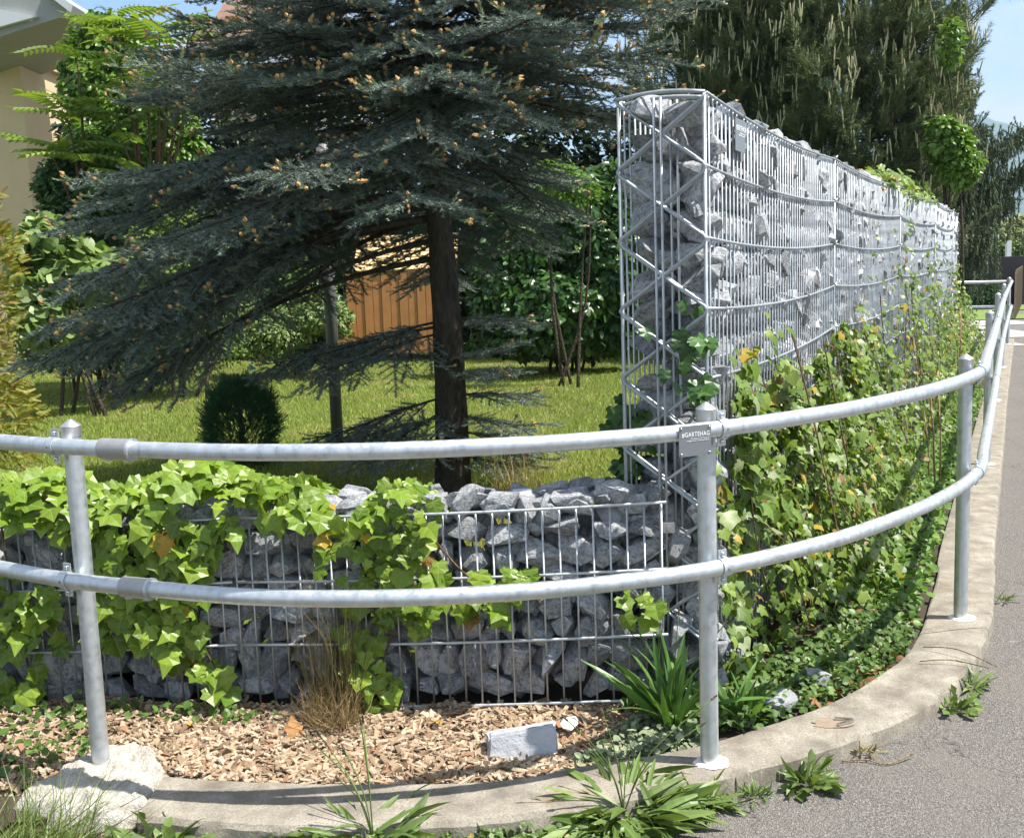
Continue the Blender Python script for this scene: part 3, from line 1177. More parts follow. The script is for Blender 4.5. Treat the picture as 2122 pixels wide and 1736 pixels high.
# ---- conifer shoots; leafuv.x: 0 needle, 1 twig, 2 bud cap, 3 fresh growth
def shoot_proto(seed, n=34, L=.21, w=.020, fwd=.75, flat=.55, twig=True, fresh=False, ydist=None):
    r = np.random.default_rng(seed)
    V, F, U = [], [], []
    for k in range(n):
        y = (k + r.random()) / n * .96
        a = r.uniform(0, 2 * pi)
        dx, dz = cos(a), sin(a) * flat + .25
        d = np.array([dx, fwd * r.uniform(.6, 1.5), dz])
        d /= np.linalg.norm(d)
        ln = L * r.uniform(.75, 1.1) * (1 - .35 * (y > .9))
        b = np.array([0, y, 0])
        t = np.cross(d, [r.normal(), r.normal(), r.normal()])
        t = t / np.linalg.norm(t) * w
        o = len(V)
        V += [tuple(b - t), tuple(b + t), tuple(b + d * ln)]
        F.append((o, o + 1, o + 2))
        U += [(3.0 if fresh else 0.0, y)] * 3
    if twig:
        o = len(V)
        for y, rd in ((0, .013), (1.0, .006)):
            for q in range(3):
                V.append((rd * cos(q * 2.094), y, rd * sin(q * 2.094)))
                U.append((1.0, y))
        F += [(o + q, o + (q + 1) % 3, o + 3 + (q + 1) % 3, o + 3 + q) for q in range(3)]
    return Proto(V, F, U)


def bud_proto(seed, cap=True):
    """soft new shoot: forward-packed pale needles under a papery cap"""
    p = shoot_proto(seed, 20, .42, .045, 2.2, 1.0, False, True)
    V, F, U = [tuple(v) for v in p.V], [], [tuple(u) for u in p.uv]
    F = [tuple(p.loops[3 * k:3 * k + 3]) for k in range(len(p.tot))]
    if cap:
        o = len(V)
        V += [(0, .80, 0)] + [(.17 * cos(q * pi / 2.5), .98, .17 * sin(q * pi / 2.5)) for q in range(5)] + [(0, 1.28, 0)]
        F += [(o, o + 1 + (q + 1) % 5, o + 1 + q) for q in range(5)] + [(o + 6, o + 1 + q, o + 1 + (q + 1) % 5) for q in range(5)]
        U += [(2.0, 1.0)] * 7
    return Proto(V, F, U)


def mat_conifer(name, old_a, old_b, twig, cap, fresh, trans=.12):
    m, t, out = newmat(name)
    r = t.rnd()
    uv = t.n('ShaderNodeAttribute', attribute_name='leafuv').outputs['Vector']
    f = t.n('ShaderNodeSeparateXYZ', {0: uv}).outputs[0]
    c = t.mix(r, old_a, old_b)
    c = t.mix(t.math('COMPARE', f, 1.0, .3), c, twig)
    c = t.mix(t.math('COMPARE', f, 2.0, .3), c, cap)
    c = t.mix(t.math('COMPARE', f, 3.0, .3), c, fresh)
    bs = t.n('ShaderNodeBsdfPrincipled', {'Base Color': c, 'Roughness': .55, 'Specular IOR Level': .3})
    tr = t.n('ShaderNodeBsdfTranslucent', {'Color': c})
    mx = t.n('ShaderNodeMixShader', {0: trans, 1: bs.outputs[0], 2: tr.outputs[0]})
    t.t.links.new(mx.outputs[0], out.inputs[0])
    return m


M_SPRUCE = mat_conifer('spruce_needles', (.15, .205, .175), (.23, .285, .235), (.075, .048, .028), (.58, .34, .14), (.30, .37, .21))
M_PINE = mat_conifer('pine_needles', (.095, .145, .05), (.17, .21, .08), (.10, .07, .045), (.44, .42, .23), (.32, .34, .16))
M_WEEP = mat_conifer('weeping_needles', (.06, .10, .05), (.11, .15, .07), (.08, .06, .04), (.3, .3, .1), (.2, .25, .1))
M_DWARF = mat_conifer('dwarf_needles', (.035, .13, .05), (.06, .18, .065), (.06, .045, .03), (.1, .2, .05), (.07, .17, .07))
M_THUJA = mat_leaf('thuja_sprays', (.20, .22, .025), (.36, .34, .05), .25, .6, odd=[(.10, (.33, .20, .05))])

# ------------------------------------------------------------------ blue spruce
SP = np.array([-.355, 6.2, .05])
spruce = empty('spruce_tree', 'blue-grey spruce with a bare lower trunk and orange bud tips, standing behind the low wall', 'tree', tuple(SP))
tp = []
for k in range(24):
    z = -.1 + 4.6 * k / 23
    tp.append((SP[0] + .02 * sin(z * 1.7) - .012 * z, SP[1] + .015 * cos(z * 2.1), z))
tr_ = [(.098 + .06 * max(0, .25 - p[2]) + .004 * sin(i * 3)) * max(.08, 1 - max(p[2] - .3, 0) / 4.5) for i, p in enumerate(tp)]
MB().tube(tp, tr_, 18).build('trunk', M_BARK, spruce, True)


class Shoots:
    def __init__(self):
        self.p, self.y, self.n, self.s, self.k = [], [], [], [], []

    def add(self, p, y, n, s, k=0):
        self.p.append(p); self.y.append(y); self.n.append(n); self.s.append(s); self.k.append(k)

    def build(self, name, protos, groups, mat, parent):
        """groups: list of proto index lists per kind"""
        P, Y, N, S, K = (np.array(a, float) for a in (self.p, self.y, self.n, self.s, self.k))
        idx = np.zeros(len(P), int)
        for g, lst in enumerate(groups):
            sel = K == g
            idx[sel] = RNG.choice(lst, sel.sum())
        return scatter_obj(name, protos, idx, P, frames_y(Y, N), S, RNG.random(len(P)), mat, parent, 'stuff')


SPRUCE_P = [shoot_proto(k, 36, .235, .021) for k in range(5)] + [bud_proto(20 + k) for k in range(3)] + [bud_proto(30, False)] + [shoot_proto(40 + k, 14, .17, .022) for k in range(2)]
sh = Shoots()
br = MB()
R = random.Random(17)


def spruce_branch(base, az, el, L, droop, lift, inner, tipbuds, hang=0.0, step=.07, density=1.0):
    """a bough with flat side sprays; inner = bare share near the trunk"""
    n = max(6, int(L / .09))
    dh = np.array([cos(az), sin(az), 0])
    side = np.array([-sin(az), cos(az), 0])
    pts = []
    for k in range(n + 1):
        s = k / n
        z = L * (s * math.tan(el) - droop * s * s * (1 - .0 * s) + lift * max(0, s - .6) ** 2 * 2.5)
        w = .06 * L * sin(s * 3.1 + base[2] * 9)
        pts.append(np.array(base) + dh * (L * s) + side * w * s + np.array([0, 0, z]))
    br.tube([tuple(p) for p in pts], [max(.0035, .020 * (L / 2.0) * (1 - .9 * k / n)) for k in range(n + 1)], 5)
    d = L * inner
    sgn = 1
    while d < L:
        s = d / L
        i = min(int(s * n), n - 1)
        f = s * n - i
        p = pts[i] * (1 - f) + pts[i + 1] * f
        tg = unit(pts[i + 1] - pts[i])
        # lateral spray
        ll = min(.62, (.16 + .42 * (L - d)) * R.uniform(.7, 1.1)) * (.55 + .45 * min(1, s * 2))
        ang = radians(R.uniform(42, 62)) * sgn
        ld = tg * cos(ang) + side * sin(ang) + np.array([0, 0, R.uniform(-.16, .10) - hang * R.uniform(.4, 1.3)])
        ld = unit(ld)
        m2 = max(2, int(ll / .046))
        lp = p.copy()
        if ll > .18:
            br.tube([tuple(p), tuple(p + ld * ll * .9 + np.array([0, 0, -.04 * ll]))], [.0045, .002], 3, False)
        upn = np.array([0, 0, 1.0])
        ls = unit(np.cross(ld, upn))
        for q in range(m2):
            u = (q + .6) / m2
            lp = p + ld * ll * u + np.array([0, 0, -.10 * ll * u * u])
            if R.random() < density:
                for s2 in (1, -1):
                    if R.random() < .92:
                        an = radians(R.uniform(35, 60)) * s2
                        sd = ld * cos(an) + ls * sin(an) + np.array([0, 0, R.uniform(-.22, .12) - hang * .5])
                        ln = R.uniform(.085, .15) * (1.15 - .4 * u)
                        sh.add(lp, sd, upn + nrm(1)[0] * .3, ln, 0)
                        if tipbuds and R.random() < tipbuds * .34 and u > .55:
                            e = lp + unit(sd) * ln * .93
                            sh.add(e, unit(sd) + np.array([0, 0, R.uniform(.25, .9)]), upn, R.uniform(.036, .062), 1 if R.random() < .7 else 2)
            # shoot along the spray axis
            sh.add(lp, ld + np.array([0, 0, R.uniform(-.1, .1)]), upn + nrm(1)[0] * .3, R.uniform(.08, .12), 0)
        e = p + ld * ll + np.array([0, 0, -.10 * ll])
        sh.add(e, ld, upn, .11, 0)
        if tipbuds and R.random() < tipbuds * 1.2:
            for q in range(R.choice([1, 2, 3])):
                sh.add(e + ld * .10, ld + np.array([R.uniform(-.5, .5), R.uniform(-.5, .5), R.uniform(.1, .9)]), upn, R.uniform(.045, .075), 1 if R.random() < .75 else 2)
        # shoots on the bough itself
        if s > inner + .05:
            for q in range(2):
                sh.add(p, tg + side * R.uniform(-.6, .6) + np.array([0, 0, R.uniform(0, .5)]), np.array([0, 0, 1.0]), R.uniform(.08, .12), 0)
        sgn = -sgn
        d += step * R.uniform(.75, 1.25)
    if tipbuds:
        for q in range(4):
            sh.add(pts[-1], unit(pts[-1] - pts[-2]) + nrm(1)[0] * .45 + np.array([0, 0, .3]), np.array([0, 0, 1.0]), R.uniform(.04, .06), 1)


# boughs in rough whorls; the right side starts higher, the left side hangs low
z = 1.62
while z < 4.25:
    nb = 9 if z < 3.6 else 5
    off = R.uniform(0, 6.28)
    for k in range(nb):
        az = off + 2 * pi * k / nb + R.uniform(-.3, .3)
        c, s = cos(az), sin(az)            # c>0 right, s<0 towards the camera
        left = max(0, -c)
        zmin = 1.42 + .78 * max(0, c) + .42 * max(0, -s)
        if z < zmin:
            continue
        Ll = 1.30 + .62 * (2.95 - z)
        Lr = min(1.62, 1.62 - 1.15 * (z - 3.05))
        if z > 3.0:
            Ll = 1.27 - .95 * (z - 3.0)
        L = max(.2, Ll * left + Lr * (1 - left)) * R.uniform(.85, 1.05)
        hi = (z - 1.5) / 3.2
        el = radians(-3 + 34 * hi + R.uniform(-6, 6))
        dr = .30 * (1 - hi) + .05
        spruce_branch((SP[0] - .012 * z, SP[1], z), az, el, L, dr, .25, .32 if z < 2.2 else .2,
                      .16 + .62 * min(1, max(0, (z - 1.7) / 1.0)), .12 if z < 2.2 else .0, .060 if z < 3.4 else .10, 1.0 if z < 3.4 else .7)
    z += .165 if z < 3.4 else .30
# hand-set low boughs: long ones to the left, dangling twigs, a few by the trunk
for (az, z0, L, el, dr, hang, inner) in [
    (pi * .97, 1.85, 2.15, -2, .28, .10, .45), (pi * 1.05, 1.75, 2.1, -3, .34, .2, .5), (pi * 1.10, 1.90, 1.9, -2, .34, .2, .45),
    (pi * 1.02, 1.62, 1.95, -5, .34, .3, .55), (pi * .92, 1.70, 2.05, -3, .30, .12, .5), (pi * 1.14, 1.68, 1.62, -4, .40, .55, .6),
    (pi * 1.07, 1.50, 1.75, -7, .36, .5, .66), (pi * .98, 1.40, 1.95, -6, .28, .25, .66), (pi * 1.0, 2.0, 2.05, 0, .26, .1, .4), (pi * 1.09, 2.1, 1.85, 0, .28, .1, .4),
    (pi * 1.42, 2.20, 1.35, -4, .30, .2, .25), (pi * 1.52, 2.3, 1.35, -4, .30, .2, .2), (pi * 1.47, 2.55, 1.3, 2, .30, .1, .15), (pi * 1.57, 2.7, 1.25, 4, .28, .1, .15), (pi * 1.5, 2.95, 1.1, 8, .25, .1, .12),
    (pi * 1.38, 2.8, 1.2, 6, .25, .1, .15), (pi * 1.66, 2.85, 1.2, 6, .25, .1, .15), (pi * 1.45, 3.2, .95, 14, .2, .1, .1), (pi * 1.6, 3.15, .95, 14, .2, .1, .1), (pi * 1.53, 2.45, 1.3, 0, .3, .1, .15),
        (pi * .80, 1.75, 1.6, -3, .25, .2, .35), (pi * 1.62, 2.35, 1.3, -4, .28, .15, .15)]:
    spruce_branch((SP[0], SP[1], z0), az, radians(el), L, dr, .2, inner, .12 if z0 < 1.5 else .3, hang, .065)
for (az, z0, L, el, dr, hang) in [(pi * 1.08, 1.02, 1.0, -6, .12, .25), (pi * 1.2, .98, .8, -4, .2, .3), (pi * .95, 1.05, .9, -10, .05, .2), (pi * 1.04, .62, .78, -12, .1, .25), (pi * 1.2, .55, .6, -18, .1, .2), (pi * .92, .5, .7, -8, .1, .15), (pi * 1.35, .45, .45, -10, .1, .1),
                                  (.15, .62, .48, 6, .2, .05), (-.35, .50, .46, 2, .2, .05), (-.05, .42, .50, -8, .1, 0), (-.6, .72, .36, 14, .2, 0), (.3, .34, .44, -10, .1, 0), (-.25, .80, .34, 22, .2, 0), (-.2, .28, .42, -6, .1, 0), (-.1, 1.05, .45, 6, .2, .1)]:
    spruce_branch((SP[0], SP[1], z0), az, radians(el), L, dr, .15, .15, .04, hang, .06)
br.build('boughs', M_BARK, spruce, False, 'stuff')
sh.build('needles', SPRUCE_P, [[0, 1, 2, 3, 4], [5, 6, 7], [8], [9, 10]], M_SPRUCE, spruce)
print('spruce shoots', len(sh.p))

# ------------------------------------------------------------------ dark pine behind the tall wall
PN = np.array([4.0, 14.6, .1])
pine = empty('pine_tree', 'big dark pine with upright pale candles, rising behind the tall stone wall', 'tree', tuple(PN))
MB().tube([(PN[0], PN[1], -.1), (PN[0] + .05, PN[1], 2), (PN[0] - .05, PN[1], 4), (PN[0], PN[1], 9.0)], [.2, .18, .15, .03], 10).build('trunk', M_BARK, pine, True)


def candle_proto():
    V, F, U = [], [], []
    for k, (y, r) in enumerate(((0, .045), (.5, .055), (.92, .04))):
        for q in range(5):
            V.append((r * cos(q * 1.2566), y, r * sin(q * 1.2566))); U.append((2.0 if k else 3.0, y))
    for k in range(2):
        F += [(k * 5 + q, k * 5 + (q + 1) % 5, k * 5 + 5 + (q + 1) % 5, k * 5 + 5 + q) for q in range(5)]
    V.append((0, 1.02, 0)); U.append((2.0, 1))
    F += [(10 + q, 10 + (q + 1) % 5, 15) for q in range(5)]
    return Proto(V, F, U)


PINE_P = [shoot_proto(60 + k, 46, .34, .013, 1.0, 1.0) for k in range(4)] + [candle_proto()]
sh = Shoots()
br = MB()
R = random.Random(23)
lobes = [((4.42, 14.4, 3.4), (1.66, 1.5, 3.3), 1.5), ((2.95, 15.0, 3.9), (1.2, 1.2, 3.2), 1.15), ((3.7, 15.1, 6.4), (1.5, 1.3, 2.6), .5)]
for (c, rad, wgt) in lobes:
    for q in range(int(760 * wgt)):
        d = unit(np.array([R.gauss(0, 1), R.gauss(-.55, 1), R.gauss(.05, .8)]))
        rr_ = R.uniform(.22, 1.0) ** .5
        bump_ = 1 + .16 * sin(d[0] * 7 + c[0]) * cos(d[2] * 9) + .10 * sin(d[2] * 17 + d[0] * 11)
        p = np.array(c) + d * np.array(rad) * rr_ * bump_
        if p[2] < .5:
            continue
        ax = unit(d * np.array([1, 1, .3]) * .8 + np.array([0, 0, .75]))
        outer = rr_ > .80
        L = R.uniform(.32, .6)
        base = p - ax * L
        br.tube([tuple(base - d * .25 * np.array([1, 1, .2])), tuple(base), tuple(p)], [.010, .007, .003], 4, False)
        ns = R.randint(7, 11)
        for k in range(ns):
            u = R.uniform(.1, 1)
            sd = ax + nrm(1)[0] * .55 + np.array([0, 0, .2])
            q0 = base + ax * L * u
            ln = R.uniform(.19, .31)
            sh.add(q0, sd, nrm(1)[0], ln, 0)
            if outer and R.random() < .22:
                e = q0 + unit(sd) * ln
                for w_ in range(R.choice([1, 1, 2, 3])):
                    sh.add(e + nrm(1)[0] * .012, np.array([R.gauss(0, .14), R.gauss(0, .14), 1]), nrm(1)[0], np.array([.19, 1, .19]) * 0 + R.uniform(.13, .28), 1)
S_ = [s if np.ndim(s) == 0 else s[0] for s in sh.s]
sc3 = np.array([[v, v, v] if k == 0 else [.17, v, .17] for v, k in zip(S_, sh.k)])
sh.s = sc3.tolist()
br.build('boughs', M_BARK, pine, False, 'stuff')
sh.build('needles', PINE_P, [[0, 1, 2, 3], [4]], M_PINE, pine)
print('pine shoots', len(sh.p))

# ------------------------------------------------------------------ weeping conifer far right
WP = at(1955, 640, 19)
weep = empty('weeping_spruce_tree', 'dark weeping conifer with hanging twig curtains at the far end of the tall wall', 'tree', (WP[0], WP[1], 0))
MB().tube([(WP[0], WP[1], -.3), (WP[0] + .05, WP[1], 2.5), (WP[0] - .1, WP[1], 5.2)], [.17, .13, .04], 10).build('trunk', M_BARK, weep, True)
STRAND = [shoot_proto(80 + k, 46, .16, .020, 1.4, 1.0) for k in range(3)]
sh = Shoots()
br = MB()
R = random.Random(29)
bows = [((1915, 345), (2010, 335), (2122, 268)), ((1900, 395), (2020, 400), (2128, 345)), ((1900, 440), (1990, 450), (2085, 415)), ((1890, 470), (1960, 490), (2040, 470)),
        ((1930, 300), (1985, 290), (2030, 265)), ((1960, 420), (1900, 400), (1840, 380)), ((1960, 360), (1900, 330), (1850, 320)), ((1960, 260), (1990, 240), (2000, 190)), ((1950, 310), (1990, 320), (2010, 300)), ((1950, 470), (1990, 500), (2030, 500)), ((1940, 250), (1960, 210), (1985, 150))]
for bi, b in enumerate(bows):
    pts = catmull([tuple(at(px, py, 19 + R.uniform(-1.2, .6) * (k > 0))) for k, (px, py) in enumerate(b)], 14)
    br.tube(pts, [.03 * (1 - .8 * k / len(pts)) for k in range(len(pts))], 5)
    for k, p in enumerate(pts):
        for q in range(13):
            d = np.array([R.gauss(0, .10), R.gauss(0, .12), -1])
            L = R.uniform(.18, .55) * (1 - .4 * k / len(pts)) * (.6 if bi > 5 else 1)
            sh.add(np.array(p) + np.array([R.uniform(-.08, .08), R.gauss(0, .22), R.uniform(-.05, .06)]), d, nrm(1)[0], (.42, L, .42), 0)
        for q in range(3):
            dd = np.array(pts[min(k + 1, len(pts) - 1)] - pts[max(k - 1, 0)])
            sh.add(np.array(p), dd + nrm(1)[0] * .2, (0, 0, 1), (.4, .35, .4), 0)
for q in range(1500):      # the curtain round the trunk
    p = np.array([WP[0] + R.gauss(-.05, .38), WP[1] + R.gauss(-.2, .4), R.uniform(1.0, 3.4)])
    sh.add(p, np.array([R.gauss(0, .12), R.gauss(0, .12), -1]), nrm(1)[0], (.42, R.uniform(.3, .8), .42), 0)
br.build('boughs', M_BARK, weep, False, 'stuff')
sh.build('needles', STRAND, [[0, 1, 2]], M_WEEP, weep)


# ------------------------------------------------------------------ broadleaf shrubs
def blob_leaves(blobs, n, up=.6, rad=.55, jit=.5, front=.35, inner=.6):
    """sample leaves through the outer part of a set of blobs ((x,y,z),(rx,ry,rz),weight)"""
    w = np.array([b[2] for b in blobs], float)
    cnt = RNG.multinomial(n, w / w.sum())
    P, N, T = [], [], []
    for (c, r, _), k in zip(blobs, cnt):
        d = nrm(k)
        d[:, 1] -= front
        d[:, 2] += .15
        d = unit(d)
        rad_ = RNG.uniform(inner, 1.0, (k, 1)) ** .6
        lump = 1 + .14 * np.sin(d[:, :1] * 6 + c[0] * 3) * np.cos(d[:, 2:] * 7 + c[2] * 2) + .08 * np.sin(d[:, 2:] * 15 + d[:, :1] * 12)
        P.append(np.array(c) + d * np.array(r) * rad_ * lump)
        N.append(d * rad + np.array([0, -.1, up]) + nrm(k, jit))
        t = nrm(k, .6) + d * .8 + np.array([0, 0, -.55])
        T.append(t)
    return np.concatenate(P), np.concatenate(N), np.concatenate(T)


def pb(px, py, Y, rx, ry, w=1.0, deep=.8):
    """blob from a view position: rx, ry in view pixels"""
    c = at(px, py, Y)
    s = Y / 2268.0
    return (tuple(c), (rx * s, max(rx * s * deep, .25), ry * s), w)


def shrub(name, label, cat, blobs, n, protos, size, mat, singles=0, group=None, stems=6, foot=None, leafname='leaf', rest='foliage', **kw):
    c0 = np.mean([b[0] for b in blobs], 0)
    root = empty(name, label, cat, (c0[0], c0[1], 0.03), group)
    P, N, T = blob_leaves(blobs, n, **kw)
    P[:, 2] = np.maximum(P[:, 2], .03)
    s = RNG.uniform(size * .65, size * 1.25, len(P))
    leaves(root, leafname, protos, P, frames(N, T), s, RNG.random(len(P)), mat, singles, rest)
    mb = MB()
    R = random.Random(len(P))
    for b in blobs:
        for k in range(max(1, stems // len(blobs))):
            f = (c0[0] + R.uniform(-.25, .25), c0[1] + R.uniform(-.1, .3), 0.0)
            e = np.array(b[0]) + np.array(b[1]) * np.array([R.uniform(-.6, .6), R.uniform(-.2, .6), R.uniform(.0, .75)])
            mid = (np.array(f) + e) / 2 + np.array([R.uniform(-.15, .15), .05, R.uniform(-.1, .2)])
            mb.tube([tuple(q) for q in catmull([f, tuple(mid), tuple(e)], 4)], [.022 - .0018 * q for q in range(9)], 5)
    mb.build('stem', M_TWIG, root, True)
    return root


L_LIME = mat_leaf('lime_leaves', (.19, .30, .045), (.30, .42, .085), .40, .5)
L_BRIGHT = mat_leaf('bright_leaves', (.12, .24, .03), (.20, .34, .055), .35, .35)
L_DEEP = mat_leaf('deep_green_leaves', (.035, .10, .02), (.08, .18, .035), .28, .32, spec=.55)
L_PALE = mat_leaf('pale_round_leaves', (.17, .27, .07), (.27, .37, .12), .32, .45)
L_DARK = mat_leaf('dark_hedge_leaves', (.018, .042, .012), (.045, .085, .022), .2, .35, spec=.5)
L_MID = mat_leaf('mid_green_leaves', (.085, .16, .03), (.17, .26, .06), .3, .45, odd=[(.05, (.3, .25, .06))])
L_CREAM = mat_leaf('cream_blossom', (.42, .42, .20), (.25, .33, .10), .3, .6)

# tall climber mass and pinnate shrubs on the left
shrub('climber_shrub', 'tall bush of glossy deep green leaves under the feathery fronds, left of the spruce', 'shrub',
      [pb(205, 190, 13, 75, 130, 1.1), pb(230, 110, 13, 55, 80, .5), pb(300, 270, 13, 100, 90, 1), pb(330, 190, 13.2, 60, 80, .5), pb(230, 330, 12.8, 120, 80, 1.2), pb(370, 330, 13, 60, 90, .6), pb(200, 60, 13, 25, 30, .12)],
      15000, OVAL, .085, L_BRIGHT, stems=14, up=.35, rad=.75)
shrub('climber_shrub', 'dense dark green leafy bush below the glossy one, beside the house wall', 'shrub',
      [pb(150, 380, 12.4, 70, 55, 1), pb(230, 440, 12.2, 100, 60, 1), pb(120, 480, 12, 60, 60, .6)],
      5000, OVAL, .085, L_DEEP, stems=8)
fr = empty('angelica_tree', 'young tree with feathery pale green fronds spread against the sky, left', 'tree', tuple(at(270, 700, 12.2) * np.array([1, 1, 0])))
fb, fy, fn, fs = [], [], [], []
mbt = MB()
R = random.Random(41)
for (px, py, spread, nfr, L) in [(330, 45, 1, 7, .62), (350, 90, 1, 8, .7), (230, 30, 1, 6, .5), (245, 15, 1, 5, .5), (400, 120, 1, 6, .65), (300, 150, 1, 7, .6), (395, 30, 1, 5, .5), (330, 190, 1, 5, .6),
                                 (140, 230, 1, 6, .62), (105, 300, 1, 5, .55), (150, 290, 1, 7, .6), (240, 240, 1, 6, .6), (160, 110, 1, 4, .5), (620, 370, 1, 4, .4), (300, 330, 1, 4, .5)]:
    c = at(px, py + 15, 11.9)
    f = at(290 if px > 200 else 150, 560, 12.3)
    mbt.tube([tuple(q) for q in catmull([tuple(f), tuple((c + f) / 2 + np.array([.1, 0, .1])), tuple(c)], 5)], [.03 - .0022 * k for k in range(11)], 6)
    for k in range(nfr):
        a = 2 * pi * k / nfr + R.uniform(-.4, .4)
        d = np.array([cos(a), sin(a) * .8, R.uniform(.1, .55)])
        fb.append(c + np.array([0, 0, R.uniform(-.15, .1)])); fy.append(d); fn.append((0, 0, 1)); fs.append(L * R.uniform(.75, 1.15))
fb, fy, fn, fs = (np.array(a, float) for a in (fb, fy, fn, fs))
leaves(fr, 'frond', PINN, fb, frames_y(fy, fn), fs, RNG.random(len(fb)), L_LIME, 110, 'foliage')
mbt.build('stem', M_STEM, fr, True)

shrub('hydrangea_shrub', 'shrub with big pale round leaves between the conifer hedge and the spruce', 'shrub',
      [pb(100, 510, 10.4, 75, 55, 1), pb(150, 570, 10.4, 85, 45, 1), pb(230, 560, 10.6, 80, 40, .8), pb(90, 600, 10.3, 60, 60, .8), pb(310, 540, 10.8, 55, 35, .5), pb(110, 690, 10.3, 50, 40, .3), pb(80, 650, 10.2, 50, 60, .5)],
      1900, ROUND, .125, L_PALE, 260, stems=12, up=.45, jit=.45)
shrub('maple_bush', 'bright lime green bush with fine leaves behind the left spruce boughs', 'bush',
      [pb(390, 465, 11.6, 80, 50, 1), pb(320, 500, 11.5, 60, 35, .6), pb(450, 520, 11.6, 70, 45, .6), pb(330, 560, 11.4, 70, 30, .5), pb(390, 590, 11.3, 60, 25, .4)],
      6500, SMALL, .050, L_LIME, stems=8, up=.8)
shrub('flowering_bush', 'mid green tangled bush of small leaves above the lawn edge on the left', 'bush',
      [pb(200, 560, 11.8, 150, 60, 1), pb(170, 640, 11.6, 120, 80, 1.2), pb(290, 640, 11.8, 120, 80, 1), pb(100, 700, 11.6, 70, 60, .5), pb(380, 680, 12, 90, 70, .6), pb(200, 735, 12.4, 150, 35, .5), pb(400, 730, 12.6, 110, 40, .4)],
      12000, SMALL, .060, L_MID, stems=16, up=.4)
shrub('weedy_bush', 'sunlit pale bush showing under the spruce boughs left of the grey pole', 'bush',
      [pb(560, 690, 13.5, 90, 60, 1), pb(650, 660, 13.5, 60, 30, .6), pb(480, 640, 13.8, 80, 70, .8), pb(640, 600, 13.8, 60, 60, .4), pb(700, 660, 13.2, 30, 40, .4)],
      6000, SMALL, .065, L_PALE, stems=10, up=.6)
# dark hedge closing the garden
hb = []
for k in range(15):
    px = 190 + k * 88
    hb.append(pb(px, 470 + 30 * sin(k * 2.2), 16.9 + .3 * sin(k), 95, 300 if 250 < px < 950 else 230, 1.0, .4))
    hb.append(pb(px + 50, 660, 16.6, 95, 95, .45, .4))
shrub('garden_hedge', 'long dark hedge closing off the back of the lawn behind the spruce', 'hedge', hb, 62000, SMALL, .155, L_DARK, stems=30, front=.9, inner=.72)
shrub('laurel_bush', 'broad dark green bush with glossy leaves right of the spruce trunk', 'bush',
      [pb(1080, 520, 12.8, 90, 90, 1), pb(1180, 460, 13, 110, 110, 1.2), pb(1270, 560, 12.8, 80, 110, 1), pb(1130, 640, 12.6, 120, 80, 1), pb(1040, 610, 12.6, 60, 100, .6), pb(1260, 400, 13.2, 70, 60, .5), pb(1120, 700, 12.9, 140, 40, .7), pb(1250, 690, 13.0, 80, 50, .5)],
      15000, OVAL, .105, L_DEEP, stems=14, up=.3, rad=.8)
shrub('sapling_shrub', 'small fresh green shrub glinting between spruce and tall wall', 'shrub',
      [pb(1150, 375, 11.5, 55, 40, 1), pb(1195, 400, 11.5, 50, 35, .6)], 1300, SMALL, .062, L_BRIGHT, stems=5)
# yellow-green thuja on the left edge
TH = at(-62, 985, 7.1)
th = empty('thuja_hedge', 'yellow-green clipped conifer column at the left edge of the lawn', 'hedge', (TH[0], TH[1], .05))


def thuja_proto(seed):
    r = np.random.default_rng(seed)
    V, F = [], []
    for k in range(11):
        y = k / 11
        for s in (1, -1):
            L = .30 * (1 - .6 * y)
            o = len(V)
            b = np.array([0, y, 0])
            d = unit(np.array([s * .8, .75, r.uniform(-.15, .15)])) * L
            w = np.array([0, .045, 0])
            V += [tuple(b - w), tuple(b + w), tuple(b + d)]
            F.append((o, o + 1, o + 2) if s < 0 else (o, o + 2, o + 1))
    return Proto(V, F)


THU = [thuja_proto(k) for k in range(4)]
blobs = []
for k in range(8):
    z = .2 + k * .33
    blobs.append(((TH[0] + .06 * sin(k * 2) - .02 * max(0, k - 4), TH[1], z), (.36 - .02 * max(0, k - 4), .45, .30), 1))
P, N, T = blob_leaves(blobs, 11000, up=.2, rad=.9, inner=.7)
T = unit(P - np.array([TH[0], TH[1], 0]) * 1.0) * 0 + unit((P - np.array([TH[0], TH[1], 1.2])) * np.array([1, 1, .2])) + np.array([0, -.25, .25]) + nrm(len(P), .5)
scatter_obj('foliage', THU, RNG.integers(0, 4, len(P)), P, frames_y(T, N), RNG.uniform(.05, .10, len(P)), RNG.random(len(P)), M_THUJA, th, 'stuff')
MB().tube([(TH[0], TH[1], 0), (TH[0], TH[1], 2.5)], [.07, .02], 8).build('trunk', M_BARK, th, True)
# dwarf conifer on the lawn
DW = at(505, 955, 7.4)
dw = empty('dwarf_conifer', 'small rounded dark green dwarf conifer standing on the lawn', 'bush', (DW[0], DW[1], .05))
sh = Shoots()
for q in range(3200):
    d = unit(nrm(1)[0] + np.array([0, -.3, .3]))
    rr_ = RNG.uniform(.5, 1) ** .5
    hgt = .62
    p = np.array([DW[0], DW[1], .32]) + d * np.array([.235, .235, .31]) * rr_ * (1 + .08 * sin(d[2] * 12 + d[0] * 9))
    sh.add(p, d * .8 + np.array([0, 0, .7]) + nrm(1)[0] * .3, nrm(1)[0], RNG.uniform(.06, .10), 0)
sh.build('needles', [shoot_proto(90 + k, 26, .22, .022, 1.2, 1.0) for k in range(3)], [[0, 1, 2]], M_DWARF, dw)
MB().tube([(DW[0], DW[1], 0), (DW[0], DW[1], .45)], [.03, .01], 6).build('trunk', M_BARK, dw, True)

